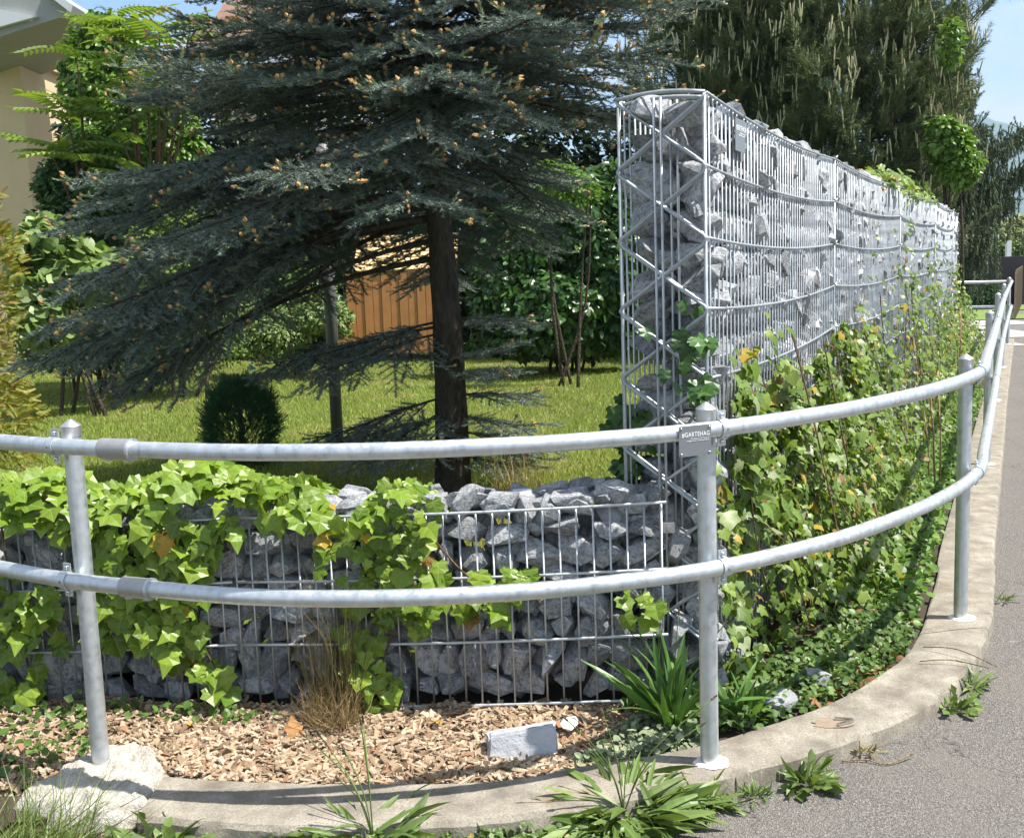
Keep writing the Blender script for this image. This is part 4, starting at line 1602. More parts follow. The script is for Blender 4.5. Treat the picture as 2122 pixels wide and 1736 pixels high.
# ================================================================== IVY
M_IVY = mat_leaf('ivy_leaves', (.16, .28, .018), (.29, .41, .036), .35, .40, vein=(.36, .44, .16), odd=[(.025, (.55, .33, .03)), (.012, (.28, .13, .04))], spec=.5)
M_IVY2 = mat_leaf('ivy_leaves_wall', (.11, .205, .02), (.25, .345, .05), .33, .42, vein=(.34, .40, .16), odd=[(.030, (.50, .33, .05)), (.025, (.27, .15, .06)), (.05, (.28, .32, .16))], spec=.45)


def lowxz(x, z, off):
    s = (.43 - x) / .994
    return lowp(s, -off, z - .033 + .027 * s)


def ivy_on_low(name, label, polys, top, singles, size):
    root = empty(name, label, 'ivy', tuple(lowxz(np.mean([p[0] for p in (polys[0][0])]), .3, .03)))
    P, N, T = [], [], []
    for poly, n in polys:
        q = poly_pts(poly, n)
        off = RNG.uniform(.012, .085, n)
        P.append(np.array([lowxz(a, b, c)[:] for (a, b), c in zip(q, off)]))
        N.append(np.array([.18, -1, .55]) + nrm(n, .38))
        T.append(np.array([0, -.35, -1.0]) + nrm(n, .45))
    for (x0, x1, n, hgt) in top:
        x = RNG.uniform(x0, x1, n)
        w = RNG.uniform(-.085, .24, n)
        e = np.clip(np.minimum(x - x0, x1 - x) / .12, 0, 1) ** .6
        z = .585 + .035 + e * hgt * (1 - ((w - .06) / .2) ** 2 * .55) * RNG.uniform(.55, 1.05, n) * (1 + .25 * np.sin(x * 11))
        z = np.where(w < -.05, z - (-.05 - w) * 1.2, z)
        P.append(np.array([lowp((.43 - a) / .994, b, c - .033)[:] for a, b, c in zip(x, w, z)]))
        N.append(np.array([.2, -.65, .95]) + nrm(n, .42))
        T.append(np.stack([RNG.normal(0, .7, n), RNG.uniform(-1.2, -.1, n), RNG.normal(-.45, .3, n)], 1))
    P, N, T = np.concatenate(P), np.concatenate(N), np.concatenate(T)
    s = RNG.choice([.55, .75, .9, 1.0, 1.12], len(P)) * size
    leaves(root, 'leaf', IVY, P, frames(N, T), s, RNG.random(len(P)), M_IVY, singles, 'foliage', False)
    return root


HANG = [(-1.32, .60), (-.88, .60), (-.93, .44), (-.97, .22), (-.86, .10), (-.91, .05), (-1.13, .20), (-1.33, .25)]
LEFTP = [(-1.72, .58), (-1.50, .45), (-1.42, .42), (-1.41, .25), (-1.52, .06), (-1.8, .03)]
ivy1 = ivy_on_low('ivy', 'bright green large-leaved ivy heaped over the left half of the low stone wall', [(HANG, 190), (LEFTP, 85), ([(-2.3, .6), (-1.72, .58), (-1.8, .05), (-2.3, .05)], 90), ([(-1.45, .62), (-.6, .62), (-.62, .57), (-1.4, .56)], 30)], [(-2.45, -.56, 760, .150)], 300, .072)
MID = [(-.40, .66), (-.28, .66), (-.26, .6), (-.21, .43), (-.0, .46), (.05, .40), (-.17, .28), (-.35, .25), (-.55, .36), (-.60, .57)]
MIDH = [(-.56, .27), (-.42, .27), (-.36, .02), (-.52, -.02)]
ivy2 = ivy_on_low('ivy', 'ivy runner trailing down the middle of the low wall to the wood chips', [(MID, 135), (MIDH, 36), ([(.30, .38), (.42, .38), (.42, .27), (.30, .27)], 8), ([(-.1, .42), (.06, .47), (.09, .40), (-.05, .3)], 22)], [(-.46, -.22, 46, .10)], 240, .060)
for root, paths in ((ivy2, [[(-.30, .62), (-.22, .50), (-.12, .40), (.02, .38), (.07, .33)], [(-.5, .56), (-.45, .4), (-.38, .28), (-.44, .1)], [(-.34, .6), (-.36, .45), (-.2, .3)], [(.36, .37), (.38, .30), (.35, .26)]]),
                    (ivy1, [[(-1.1, .62), (-1.05, .4), (-.98, .2), (-.92, .08)], [(-1.3, .6), (-1.26, .4), (-1.2, .25)], [(-1.6, .6), (-1.58, .3), (-1.55, .1)], [(-.9, .6), (-.93, .45), (-.97, .35)]])):
    mb = MB()
    for pth in paths:
        mb.tube(catmull([tuple(lowxz(x, z, .018)) for x, z in pth], 5), .0032, 5)
    mb.build('stem', M_STEM, root, True)

# ivy that climbs the tall wall from the bed
TOPZ = np.array([(-.1, .95), (.1, 1.0), (.2, 1.06), (.45, 1.08), (.6, 1.22), (.75, 1.02), (.92, 1.06), (1.28, .90), (1.6, .95), (1.84, 1.02), (2.39, 1.08), (2.87, 1.15), (3.28, 1.12), (3.36, 1.60), (3.5, 1.60), (3.58, 1.1), (3.9, 1.15), (4.2, 1.22), (4.4, 1.75), (4.65, 1.80), (4.8, 1.4), (5.1, 1.62), (5.3, 1.25), (5.66, 1.2), (6.2, 1.22), (6.6, 1.55), (6.9, 1.6), (7.1, 1.15), (8.0, 1.05), (9.0, 1.0), (9.4, 1.36), (9.7, 1.3), (9.9, 1.0), (11, .9), (12.4, .85)])
ivy3 = empty('ivy', 'tangled mass of small-leaved ivy and dry stems climbing the sunny side of the tall wall', 'ivy', tuple(tallp(1.5, -.15, 0, False)))
n = 17000
t_ = np.concatenate([RNG.uniform(-.02, 3.2, int(n * .55)), RNG.uniform(3.2, 12.3, n - int(n * .55))])
zt = np.interp(t_, TOPZ[:, 0], TOPZ[:, 1])
z_ = zt * RNG.uniform(0, 1, n) ** .85 * (1 + .07 * np.sin(t_ * 13) + .05 * np.sin(t_ * 31))
bul = .05 + .36 * (1 - z_ / np.maximum(zt, .3)) ** 1.1 * np.clip((t_ - .35) / .9, .0, 1) + .05 * np.sin(t_ * 9 + z_ * 7)
bul = np.maximum(bul, .035)
d_ = RNG.uniform(.1, 1, n) ** .7 * bul
keep = np.ones(n, bool)
cov = .5 + .5 * np.sin(t_ * 7.3 + z_ * 5.1 + 1) * np.sin(z_ * 9.7 - t_ * 3.3)
SK = np.sort(np.concatenate([RNG.uniform(-.02, 3.2, 26), RNG.uniform(3.2, 12.3, 40)]))
SH = RNG.uniform(.55, 1.08, len(SK))
SW = RNG.uniform(.03, .085, len(SK))
wig = t_ + .05 * np.sin(z_ * 9 + t_ * 3)
dist = np.abs(wig[:, None] - SK[None])
onst = ((dist < SW[None]) & ((z_ / zt)[:, None] < SH[None])).any(1)
top_thin = (z_ / zt > .40 + .22 * cov) & ~onst & (RNG.random(n) > .10)
bare = (t_ < .95) & (z_ < .52) & (z_ > .06) & (RNG.random(n) < .80 - .45 * (t_ > .6))
corner = (t_ < .16) & (RNG.random(n) < .72)
keep &= ~(top_thin | bare | corner)
t_, z_, d_ = t_[keep], z_[keep], d_[keep]
P = np.array([tallp(a, -c - .008, b - .02, False)[:] for a, b, c in zip(t_, z_, d_)])
n = len(P)
wn = np.array([.906, -.424, 0])
N = wn * .75 + np.array([0, -.25, .62]) + nrm(n, .45)
T = np.array([0, 0, -1.0]) + wn * .4 + nrm(n, .55)
s = RNG.choice([.6, .8, 1, 1.2, 1.45], n, p=[.27, .32, .24, .12, .05]) * .0405 * np.interp(t_, [0, 1, 3], [1.25, 1.05, .95])
leaves(ivy3, 'leaf', IVY, P, frames(N, T), s, RNG.random(n), M_IVY2, 300, 'foliage', True)
# ivy over the top of the wall
n = 330
t2 = np.concatenate([RNG.uniform(3.9, 7.2, n // 2), RNG.uniform(4.3, 6.0, n - n // 2)])
P = np.array([tallp(a, b, c, True)[:] for a, b, c in zip(t2, RNG.uniform(-.06, .26, n), 1.80 + RNG.uniform(-.05, .10, n))])
scatter_obj('foliage', IVY, RNG.integers(0, 4, n), P, frames(np.array([.5, -.5, .9]) + nrm(n, .5), nrm(n, .8) + np.array([0, -.4, -.4])), RNG.uniform(.04, .075, n), RNG.random(n), M_IVY2, ivy3, 'stuff')
M_DRY = mat_bark('dry_stalk', (.24, .16, .08), (.42, .31, .17), 50)
R = random.Random(6)
mb = MB()
for k in range(70):
    a = R.uniform(.1, 8)
    z0 = R.uniform(0, .5)
    L = R.uniform(.3, .8)
    p0 = tallp(a, -R.uniform(.03, .3), z0, False)
    p1 = tallp(a + R.uniform(-.2, .25), -R.uniform(.02, .12), z0 + L, False)
    mid = p0.lerp(p1, .5) + Vector((R.uniform(-.05, .05), R.uniform(-.05, .05), R.uniform(-.03, .03)))
    mb.tube(catmull([p0, mid, p1], 4), R.uniform(.0015, .0035), 4, False)
mb.build('stem', M_STEM, ivy3, True)
for (x0, y0, x1, y1, Y, r) in [(1660, 1085, 1705, 1005, 4.0, .005), (1712, 1120, 1672, 945, 4.2, .0045), (1735, 1095, 1700, 960, 4.2, .004), (1620, 1100, 1600, 1000, 3.9, .004), (1815, 1120, 1790, 1000, 4.5, .006), (1826, 1125, 1812, 1040, 4.5, .004),
                               (1937, 1000, 1926, 800, 6.0, .006), (1948, 990, 1945, 820, 6.0, .005), (1925, 985, 1915, 850, 6.0, .004), (1830, 960, 1790, 850, 5.2, .004), (1900, 830, 1893, 700, 7.0, .005), (1985, 800, 1990, 640, 8.5, .006), (1655, 1150, 1600, 1060, 3.8, .003)]:
    MB().tube([tuple(at(x0, y0, Y)), tuple(at((x0 + x1) / 2 + 3, (y0 + y1) / 2, Y + .01)), tuple(at(x1, y1, Y + .03))], r, 6).build('dry_stalk', M_DRY, ivy3, True)

# dark ivy sprigs at the end of the tall wall
ivy4 = empty('ivy', 'few dark ivy sprigs poking out low on the lawn side of the tall wall end', 'ivy', tuple(at(1310, 900, 3.3)))
pp = []
for (px, py, k, sp) in [(1300, 850, 12, 26), (1290, 895, 10, 22), (1335, 870, 6, 18), (1300, 975, 18, 30), (1320, 940, 8, 20), (1295, 1015, 5, 14), (1400, 720, 10, 30), (1425, 700, 7, 20), (1440, 790, 7, 25), (1450, 820, 5, 15)]:
    for q in range(k):
        pp.append(at(px + R.gauss(0, sp), py + R.gauss(0, sp), (3.34 if px < 1340 else 3.12) + R.uniform(-.05, .05)))
P = np.array(pp)
n = len(P)
leaves(ivy4, 'leaf', IVY, P, frames(np.array([.1, -1, .4]) + nrm(n, .45), np.array([0, 0, -1.0]) + nrm(n, .5)), RNG.uniform(.035, .062, n), RNG.random(n), L_DEEP, n)
MB().tube([tuple(at(1310, 1030, 3.34)), tuple(at(1305, 940, 3.34)), tuple(at(1315, 850, 3.34))], .003, 5).build('stem', M_STEM, ivy4, True)

# ================================================================== GROUND COVER
SMALLR = [oval_proto(.9, .1, .1), oval_proto(.7, .25, .2), small_leaf(.8)]


def cover(name, poly, n, size, mat, hgt, zf=bed_z):
    q = poly_pts(poly, n)
    z = zf(q[:, 0], q[:, 1]) + np.abs(RNG.normal(0, hgt * .55, n)) + .2 * hgt * (1 + np.sin(q[:, 0] * 23) * np.cos(q[:, 1] * 19))
    P = np.column_stack([q, z])
    o = scatter_obj(name, SMALLR, RNG.integers(0, 3, n), P, frames(np.array([.15, -.25, 1]) + nrm(n, .5), nrm(n)), RNG.uniform(size * .6, size * 1.3, n), RNG.random(n), mat, None, 'stuff')
    return o


L_SILVER = mat_leaf('silver_cover', (.20, .26, .14), (.36, .40, .26), .2, .6)
L_COVER = mat_leaf('cover_leaves', (.075, .16, .03), (.17, .26, .06), .3, .45)
L_FRESH = mat_leaf('fresh_cover', (.10, .22, .03), (.19, .32, .05), .35, .45)
inn = [(p.x, p.y) for p in KI]


def kerb_in(x0, x1, back):
    pts = [p for p in inn if x0 <= p[0] <= x1]
    a = [(p[0] - .012, p[1] + .012) for p in pts]
    b = [(p[0] - back * .55, p[1] + back * .8) for p in pts][::-1]
    return a + b


cover('silvery_ground_cover', [(.13, 2.80), (.23, 2.815), (.40, 2.86), (.52, 2.90), (.52, 3.06), (.38, 3.08), (.24, 2.98)], 1300, .022, L_SILVER, .035)
cover('bed_ground_cover', kerb_in(.45, 1.45, .34), 3000, .026, L_COVER, .06)
cover('fresh_ground_cover', kerb_in(1.44, 4.8, .42), 5200, .036, L_FRESH, .07)
cover('low_weeds', [(-1.6, 2.75), (-1.2, 2.93), (-1.25, 3.2), (-1.7, 3.3), (-1.9, 2.9)], 420, .028, L_COVER, .05)
cover('wall_foot_weeds', [(-1.5, 3.2), (-.75, 3.1), (-.7, 3.18), (-1.5, 3.3)], 260, .024, L_COVER, .05)
cover('verge_weeds', [(-.9, 2.50), (-.62, 2.48), (.2, 2.52), (.5, 2.66), (.52, 2.64), (.3, 2.44), (-.2, 2.36), (-.95, 2.36)], 3600, .018, L_MID, .022, lambda x, y: ROAD_Z + x * 0 + .004)

# dead leaves lying in the bed
M_DEAD = mat_leaf('dead_leaves', (.26, .11, .045), (.42, .22, .09), .15, .6)
q = poly_pts(kerb_in(.9, 1.5, .3), 170)
P = np.column_stack([q, bed_z(q[:, 0], q[:, 1]) + RNG.uniform(.01, .035, len(q))])
scatter_obj('dead_leaves', OVAL, RNG.integers(0, 3, len(q)), P, frames(np.array([0, 0, 1]) + nrm(len(q), .5), nrm(len(q))), RNG.uniform(.025, .05, len(q)), RNG.random(len(q)), M_DEAD, None, 'stuff')
M_YEL = mat_leaf('yellow_leaf', (.62, .35, .03), (.70, .42, .06), .2, .45, vein=(.7, .5, .2))
M_ORG = mat_leaf('orange_leaf', (.50, .24, .07), (.55, .28, .09), .2, .55)
for (x, y, lab, mt, s, tilt) in [(-.27, 3.08, 'yellow fallen ivy leaf on the wood chips near the wall foot', M_YEL, .05, .5), (-.66, 3.02, 'curled orange dead leaf on the wood chips beside the dry grass tuft', M_ORG, .06, .9), (-1.0, 3.13, 'tiny yellow leaf in the shade at the wall foot right of the left post', M_YEL, .035, .4)]:
    o = link('fallen_leaf', IVY[1].mesh('fallen_leaf', mt))
    o.matrix_world = Matrix.Translation((x, y, bed_z(np.array(x), np.array(y)) + .028)) @ Matrix.Rotation(x * 9, 4, 'Z') @ Matrix.Rotation(tilt, 4, 'X') @ Matrix.Diagonal((s, s, s, 1))
    tag(o, lab, 'leaf')

# wood chips
def chip_proto(seed):
    r = np.random.default_rng(seed)
    a, b, c = .5, r.uniform(.10, .22), r.uniform(.03, .07)
    V = []
    for x in (-a, a):
        for (y, z) in ((-b, -c), (b, -c), (b * r.uniform(.6, 1), c), (-b * r.uniform(.6, 1), c)):
            V.append((x * r.uniform(.7, 1.05), y * r.uniform(.6, 1.1), z))
    return Proto(V, [(0, 1, 2, 3), (7, 6, 5, 4), (0, 4, 5, 1), (1, 5, 6, 2), (2, 6, 7, 3), (3, 7, 4, 0)])


m, t, out = newmat('wood_chip')
r_ = t.rnd()
c = t.ramp(r_, [(0, (.13, .085, .05)), (.2, (.26, .185, .12)), (.6, (.41, .32, .22)), (1, (.56, .46, .335))])
c = t.mix(t.math('LESS_THAN', t.math('FRACT', t.math('MULTIPLY', r_, 9.1)), .05), c, (.30, .16, .09))
uvn = t.n('ShaderNodeAttribute', attribute_name='leafuv').outputs['Vector']
gr = t.noise(t.n('ShaderNodeMapping', {'Vector': uvn, 'Scale': (3, 40, 1)}).outputs[0], 2, 3, .6)
c = t.mix(t.math('MULTIPLY', gr, .5), c, (.22, .14, .08))
principled(t, out, c, .85, 0, spec=.2)
M_CHIP = m
CHIPS = [chip_proto(k) for k in range(8)]
CHP = [(-1.75, 2.9), (-1.42, 2.78), (-1.2, 2.86), (-.97, 2.82), (-.75, 2.765), (-.5, 2.735), (-.15, 2.715), (.03, 2.735), (.15, 2.79), (.25, 2.83), (.3, 3.0), (.40, 3.16), (-.6, 3.25), (-1.7, 3.36)]
q = poly_pts(CHP, 19000)
z = bed_z(q[:, 0], q[:, 1]) + RNG.uniform(.0, .026, len(q))
P = np.column_stack([q, z])
sc = RNG.uniform(.5, 1, len(q)) ** 2.0 * .042 + .009
scatter_obj('wood_chips', CHIPS, RNG.integers(0, 8, len(q)), P, frames(np.array([0, 0, 1]) + nrm(len(q), .38), nrm(len(q))), sc, RNG.random(len(q)), M_CHIP, None, 'stuff')

# stone block lying on the chips
bm = bmesh.new()
bmesh.ops.create_cube(bm, size=1)
bmesh.ops.scale(bm, vec=(.195, .085, .085), verts=bm.verts)
bmesh.ops.subdivide_edges(bm, edges=bm.edges, cuts=4, use_grid_fill=True)
rb = random.Random(2)
for v in bm.verts:
    v.co.x *= 1 - .06 * (v.co.z > 0) + .05 * (v.co.y > 0)
    v.co += Vector((rb.uniform(-1, 1), rb.uniform(-1, 1), rb.uniform(-1, 1))) * .0022
    v.co.z += .012 * (v.co.x / .1)
bmesh.ops.bevel(bm, geom=[e for e in bm.edges if e.calc_face_angle(0) > 1.0], offset=.006, segments=2, affect='EDGES')
me = bpy.data.meshes.new('stone_block')
bm.to_mesh(me)
bm.free()
M_BLOCK = mat_stone('bluish_block', (.27, .28, .30), (.40, .41, .43), .5)
me.materials.append(M_BLOCK)
auto_smooth(me, 35)
o = link('stone_block', me)
o.location = (-.005, 2.90, .012)
o.rotation_euler = (radians(-14), radians(1), radians(4))
tag(o, 'squared bluish grey stone block lying on the wood chips', 'stone')
for k, (px, py, sz, lab) in enumerate([(1615, 1450, .085, 'pale grey rock half hidden by weeds right of the middle post'), (1180, 1497, .05, 'small white rock among weeds at the foot of the wall'), (1690, 1400, .07, 'grey rock behind the weeds near the kerb bend')]):
    g_ = at(px, py, 1)
    d = g_ - np.array(CAM_POS)
    p = np.array(CAM_POS) + d * ((CAM_POS.z - .02) / -d[2])
    o = link('rock', rock(300 + k, 18, 3, (1, .8, .7), .12).mesh('rock', M_BLOCK if k != 1 else M_MORTAR))
    o.matrix_world = Matrix.Translation(p.tolist()) @ Matrix.Rotation(k + .4, 4, 'Z') @ Matrix.Diagonal((sz * 1.5, sz * 1.2, sz, 1))
    tag(o, lab, 'rock')

# broken concrete footing round the left post
nx, ny = 56, 56
gx, gy = np.meshgrid(np.linspace(-1.45, -.90, nx), np.linspace(2.50, 3.06, ny))
poly = np.array([(-1.36, 2.70), (-1.33, 2.80), (-1.25, 2.93), (-1.12, 2.985), (-1.02, 2.94), (-.965, 2.82), (-.955, 2.64), (-1.02, 2.57), (-1.12, 2.585), (-1.24, 2.64)])
G = np.stack([gx.ravel(), gy.ravel()], 1)
ed = np.min([pt_seg(G, poly[i], poly[(i + 1) % len(poly)]) for i in range(len(poly))], 0)
sd = np.where(in_poly(G, poly), ed, -ed) + .018 * bumps(G[:, 0], G[:, 1], 3, 1)
nz = .012 * bumps(G[:, 0], G[:, 1], 3.5, .7) + .010 * np.abs(bumps(G[:, 0], G[:, 1], 6, 2.1)) + RNG.uniform(-.003, .003, len(G))
top = .004 + .022 * np.clip((G[:, 1] - 2.62) / .3, 0, 1) - .02 * np.clip((-1.2 - G[:, 0]) / .1, 0, 1)
zz = np.where(sd > 0, -.06 + (top + .06 + nz) * np.clip(sd / .03, 0, 1) ** .5, -.075)
V = np.column_stack([G, zz])
i = (np.arange(ny - 1)[:, None] * nx + np.arange(nx - 1)[None]).ravel()
Q = np.stack([i, i + 1, i + nx + 1, i + nx], -1)
Q = Q[(sd[Q] > -.02).any(1)]
m, t, out = newmat('rough_mortar')
w = t.world()
n1 = t.noise(w, 28, 6, .7)
c = t.ramp(n1, [(.3, (.36, .32, .26)), (.5, (.60, .56, .49)), (.75, (.76, .73, .67))])
c = t.mix(t.ramp(t.noise(w, 9, 4, .6), [(.62, 0), (.72, .7)]), c, (.44, .27, .16))
principled(t, out, c, .95, 0, t.bump(t.math('ADD', n1, t.noise(w, 110, 4, .7)), .9, .02), spec=.2)
o = link('concrete_footing', raw_mesh('concrete_footing', V, Q.ravel(), np.full(len(Q), 4), m, smooth=False))
tag(o, 'rough broken pale concrete footing around the base of the left railing post', 'footing')

# ================================================================== WEEDS
def blade_leaf(wd=.2, droop=.5, rise=.0, n=6, taper=.25):
    V, F = [], []
    for k in range(n + 1):
        y = k / n
        w_ = wd * (taper + (1 - taper) * sin(pi * min(1, y * 1.0) ** .8)) * (1 if k < n else .05) * .5
        z = rise * y - droop * y * y
        V += [(-w_, y, z + .25 * w_), (0, y, z), (w_, y, z + .25 * w_)]
    for k in range(n):
        a = 3 * k
        F += [(a, a + 1, a + 4, a + 3), (a + 1, a + 2, a + 5, a + 4)]
    return Proto(V, F)


PLANT = [blade_leaf(.15, .35, .15), blade_leaf(.12, .6, .3), blade_leaf(.18, .2, .1), blade_leaf(.10, .15, .1), blade_leaf(.16, .7, .1)]
L_PLANT = mat_leaf('plantain_leaves', (.12, .20, .045), (.23, .32, .09), .28, .42)
L_RIB = mat_leaf('ribwort_leaves', (.08, .18, .035), (.15, .28, .07), .3, .35)
LOBED = [Proto(*(lambda V, F: (V, F))([(0, 0, 0), (-.10, .2, .02), (-.04, .28, 0), (-.17, .48, .02), (-.08, .55, 0), (-.2, .78, .0), (0, 1, -.12), (.2, .78, .0), (.08, .55, 0), (.17, .48, .02), (.04, .28, 0), (.10, .2, .02), (0, .3, .0), (0, .6, .0)],
      [(0, 12, 1), (1, 12, 2), (2, 12, 13, 4), (2, 4, 3), (4, 13, 6, 5), (0, 11, 12), (11, 10, 12), (12, 10, 8, 13), (10, 9, 8), (13, 8, 7, 6)]))]


def weed(name, label, x, y, z, nl, L, el, protos, mat, stalks=0, stalk_h=.25, az0=0, az1=2 * pi, group=None, spread=.02):
    root = empty(name, label, 'weed', (x, y, z), group)
    a = RNG.uniform(az0, az1, nl)
    e = np.radians(RNG.uniform(el[0], el[1], nl))
    d = np.stack([np.cos(a) * np.cos(e), np.sin(a) * np.cos(e), np.sin(e)], 1)
    P = np.array([x, y, z + .004]) + d * np.array([1, 1, .2]) * spread + nrm(nl, spread * .5) * np.array([1, 1, 0])
    Mx = frames_y(d, np.array([0, 0, 1.0]) + nrm(nl, .55))
    leaves(root, 'leaf', protos, P, Mx, RNG.uniform(L[0], L[1], nl), RNG.random(nl), mat, min(nl, 200), 'small_leaves')
    R = random.Random(nl)
    for k in range(stalks):
        h = stalk_h * R.uniform(.6, 1.1)
        dx, dy = R.gauss(0, .10), R.gauss(0, .06)
        pts = catmull([(x, y, z), (x + dx * .3, y + dy * .3, z + h * .55), (x + dx, y + dy, z + h)], 4)
        st = MB().tube(pts, .0016, 4).build('flower_stalk', L_PLANT, root, True)
        MB().tube([pts[-1], pts[-1] + (pts[-1] - pts[-2]).normalized() * .018], [.0034, .0022], 5).build('flower_head', M_STEM, st)
    return root


weed('plantain_weed', 'large flattened plantain clump growing out of the kerb joint left of the middle post', .245, 2.575, -.035, 240, (.06, .165), (-2, 32), PLANT, L_PLANT, 7, .26, spread=.075)
weed('plantain_weed', 'plantain clump with tall thin flower stalks at the bottom edge, left of the larger clump', -.37, 2.485, -.035, 130, (.05, .15), (0, 38), PLANT, L_PLANT, 6, .30, spread=.06)
weed('ribwort_weed', 'upright clump of long dark green ribwort leaves behind the middle post', .435, 3.01, -.01, 40, (.16, .31), (35, 82), [blade_leaf(.075, .2, .1), blade_leaf(.09, .5, .2), blade_leaf(.085, .3, .2)], L_RIB, 3, .42)
weed('ribwort_weed', 'smaller clump of long leaves just right of the middle post', .64, 3.06, -.02, 26, (.10, .22), (30, 75), [blade_leaf(.09, .2, .1), blade_leaf(.11, .5, .2), blade_leaf(.10, .3, .2)], L_RIB)
weed('dandelion_weed', 'bushy dandelion rosette on the asphalt beside the kerb, right of the middle post', .745, 2.735, ROAD_Z, 55, (.05, .105), (5, 60), LOBED + PLANT[:1], L_PLANT)
weed('dandelion_weed', 'small weed rosette at the kerb foot where the bend is sharpest', 1.44, 3.345, ROAD_Z, 34, (.04, .085), (10, 60), LOBED + PLANT[:1], L_PLANT)
weed('dandelion_weed', 'small bright weed at the kerb foot before the sharp bend', 1.315, 3.18, ROAD_Z, 38, (.04, .08), (8, 60), LOBED, L_PLANT)
weed('dandelion_weed', 'leafy dandelion at the lower left between concrete footing and kerb', -.90, 2.50, ROAD_Z, 95, (.04, .10), (5, 60), LOBED + [oval_proto(.45, .2, .3), oval_proto(.5, .1, .4)], L_PLANT, spread=.06)
weed('grassy_weed', 'low spreading weed right of the big plantain clump', .47, 2.632, ROAD_Z, 52, (.04, .095), (4, 50), PLANT, L_PLANT)
weed('grassy_weed', 'tiny moss-like weed tuft under the kerb edge right of the middle post', .60, 2.675, ROAD_Z, 46, (.02, .045), (10, 70), PLANT, L_MID)
weed('grassy_weed', 'dry yellowish tuft at the kerb edge below the marker', .95, 2.90, ROAD_Z, 40, (.02, .05), (10, 70), PLANT, mat_leaf('dry_tuft', (.28, .24, .08), (.40, .33, .14), .2, .6))
weed('grassy_weed', 'little weed in the kerb joint past the right post', 1.93, 4.22, ROAD_Z, 26, (.03, .06), (10, 60), PLANT, L_MID)
weed('yellow_weed', 'small yellow-leaved weed at the bottom edge left of the plantain', -.55, 2.455, ROAD_Z, 16, (.03, .055), (20, 70), ROUND, L_LIME)

GRASS = [Proto([(-.5, 0, 0), (.5, 0, 0), (.32, .5, .06), (-.32, .5, .06), (0, 1, .26)], [(0, 1, 2, 3), (3, 2, 4)]), Proto([(-.5, 0, 0), (.5, 0, 0), (.35, .55, -.04), (-.35, .55, -.04), (0, 1, -.30)], [(0, 1, 2, 3), (3, 2, 4)])]


def tuft(name, label, x, y, z, n, L, rad, lean, mat, w=.004, cat='grass tuft', el=(25, 80)):
    root = empty(name, label, cat, (x, y, z))
    a = RNG.uniform(0, 2 * pi, n)
    r = np.sqrt(RNG.random(n)) * rad
    P = np.stack([x + r * np.cos(a), y + r * np.sin(a) * .8, np.full(n, z)], 1)
    e = np.radians(RNG.uniform(el[0], el[1], n))
    b = RNG.uniform(0, 2 * pi, n)
    d = np.stack([np.cos(b) * np.cos(e), np.sin(b) * np.cos(e), np.sin(e)], 1) + np.array(lean)
    ln = RNG.uniform(L[0], L[1], n)
    sc = np.stack([np.full(n, w), ln, ln], 1)
    scatter_obj('blades', GRASS, RNG.integers(0, 2, n), P, frames_y(d, nrm(n) + np.array([0, 0, .6])), sc, RNG.random(n), mat, root, 'stuff')
    return root


G_LONG = mat_leaf('long_grass', (.15, .23, .05), (.27, .34, .11), .35, .45)
G_DRY = mat_leaf('dry_grass', (.22, .15, .07), (.45, .34, .17), .2, .6)
G_OLD = mat_leaf('dark_grass', (.07, .07, .025), (.20, .16, .07), .2, .6)  # darker brown stalks than the dry grass
tuft('grass_tuft', 'long pale green grass combed over at the bottom left corner', -1.22, 2.47, ROAD_Z, 420, (.10, .27), .16, (.75, .1, 0), G_LONG, .0035, el=(15, 60))
tuft('grass_tuft', 'dry straw-coloured mat of cut grass left of the dandelion', -1.02, 2.44, ROAD_Z, 260, (.04, .12), .10, (.3, 0, 0), G_DRY, .003, el=(2, 30))
tuft('grass_tuft', 'tall dry brown grass tuft in front of the low wall', -.56, 3.10, 0.01, 420, (.06, .19), .085, (0, -.1, .3), G_DRY, .0022, el=(15, 88))
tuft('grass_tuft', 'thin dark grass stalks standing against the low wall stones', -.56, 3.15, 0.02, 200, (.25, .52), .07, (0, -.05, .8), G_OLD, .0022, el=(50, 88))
tuft('grass_tuft', 'sparse dry grass at the lawn edge right of the spruce foot', .02, 5.6, .05, 160, (.2, .42), .16, (0, 0, .6), mat_leaf('straw', (.30, .24, .09), (.40, .30, .12), .2, .6), .004, el=(50, 88))
tuft('grass_tuft', 'shaggy green grass at the far lower left, under the ivy', -1.52, 2.62, ROAD_Z, 320, (.05, .15), .16, (.2, 0, 0.1), G_LONG, .0035, el=(15, 75))
struct(link('verge', grid_mesh('verge', -3.2, -.86, 1.9, 2.78, 30, 20, lambda x, y: ROAD_Z + .012 + .008 * bumps(x, y, 2.2, .4) - .03 * np.clip((x + 1.0) / .12, 0, 1), M_SOIL)))

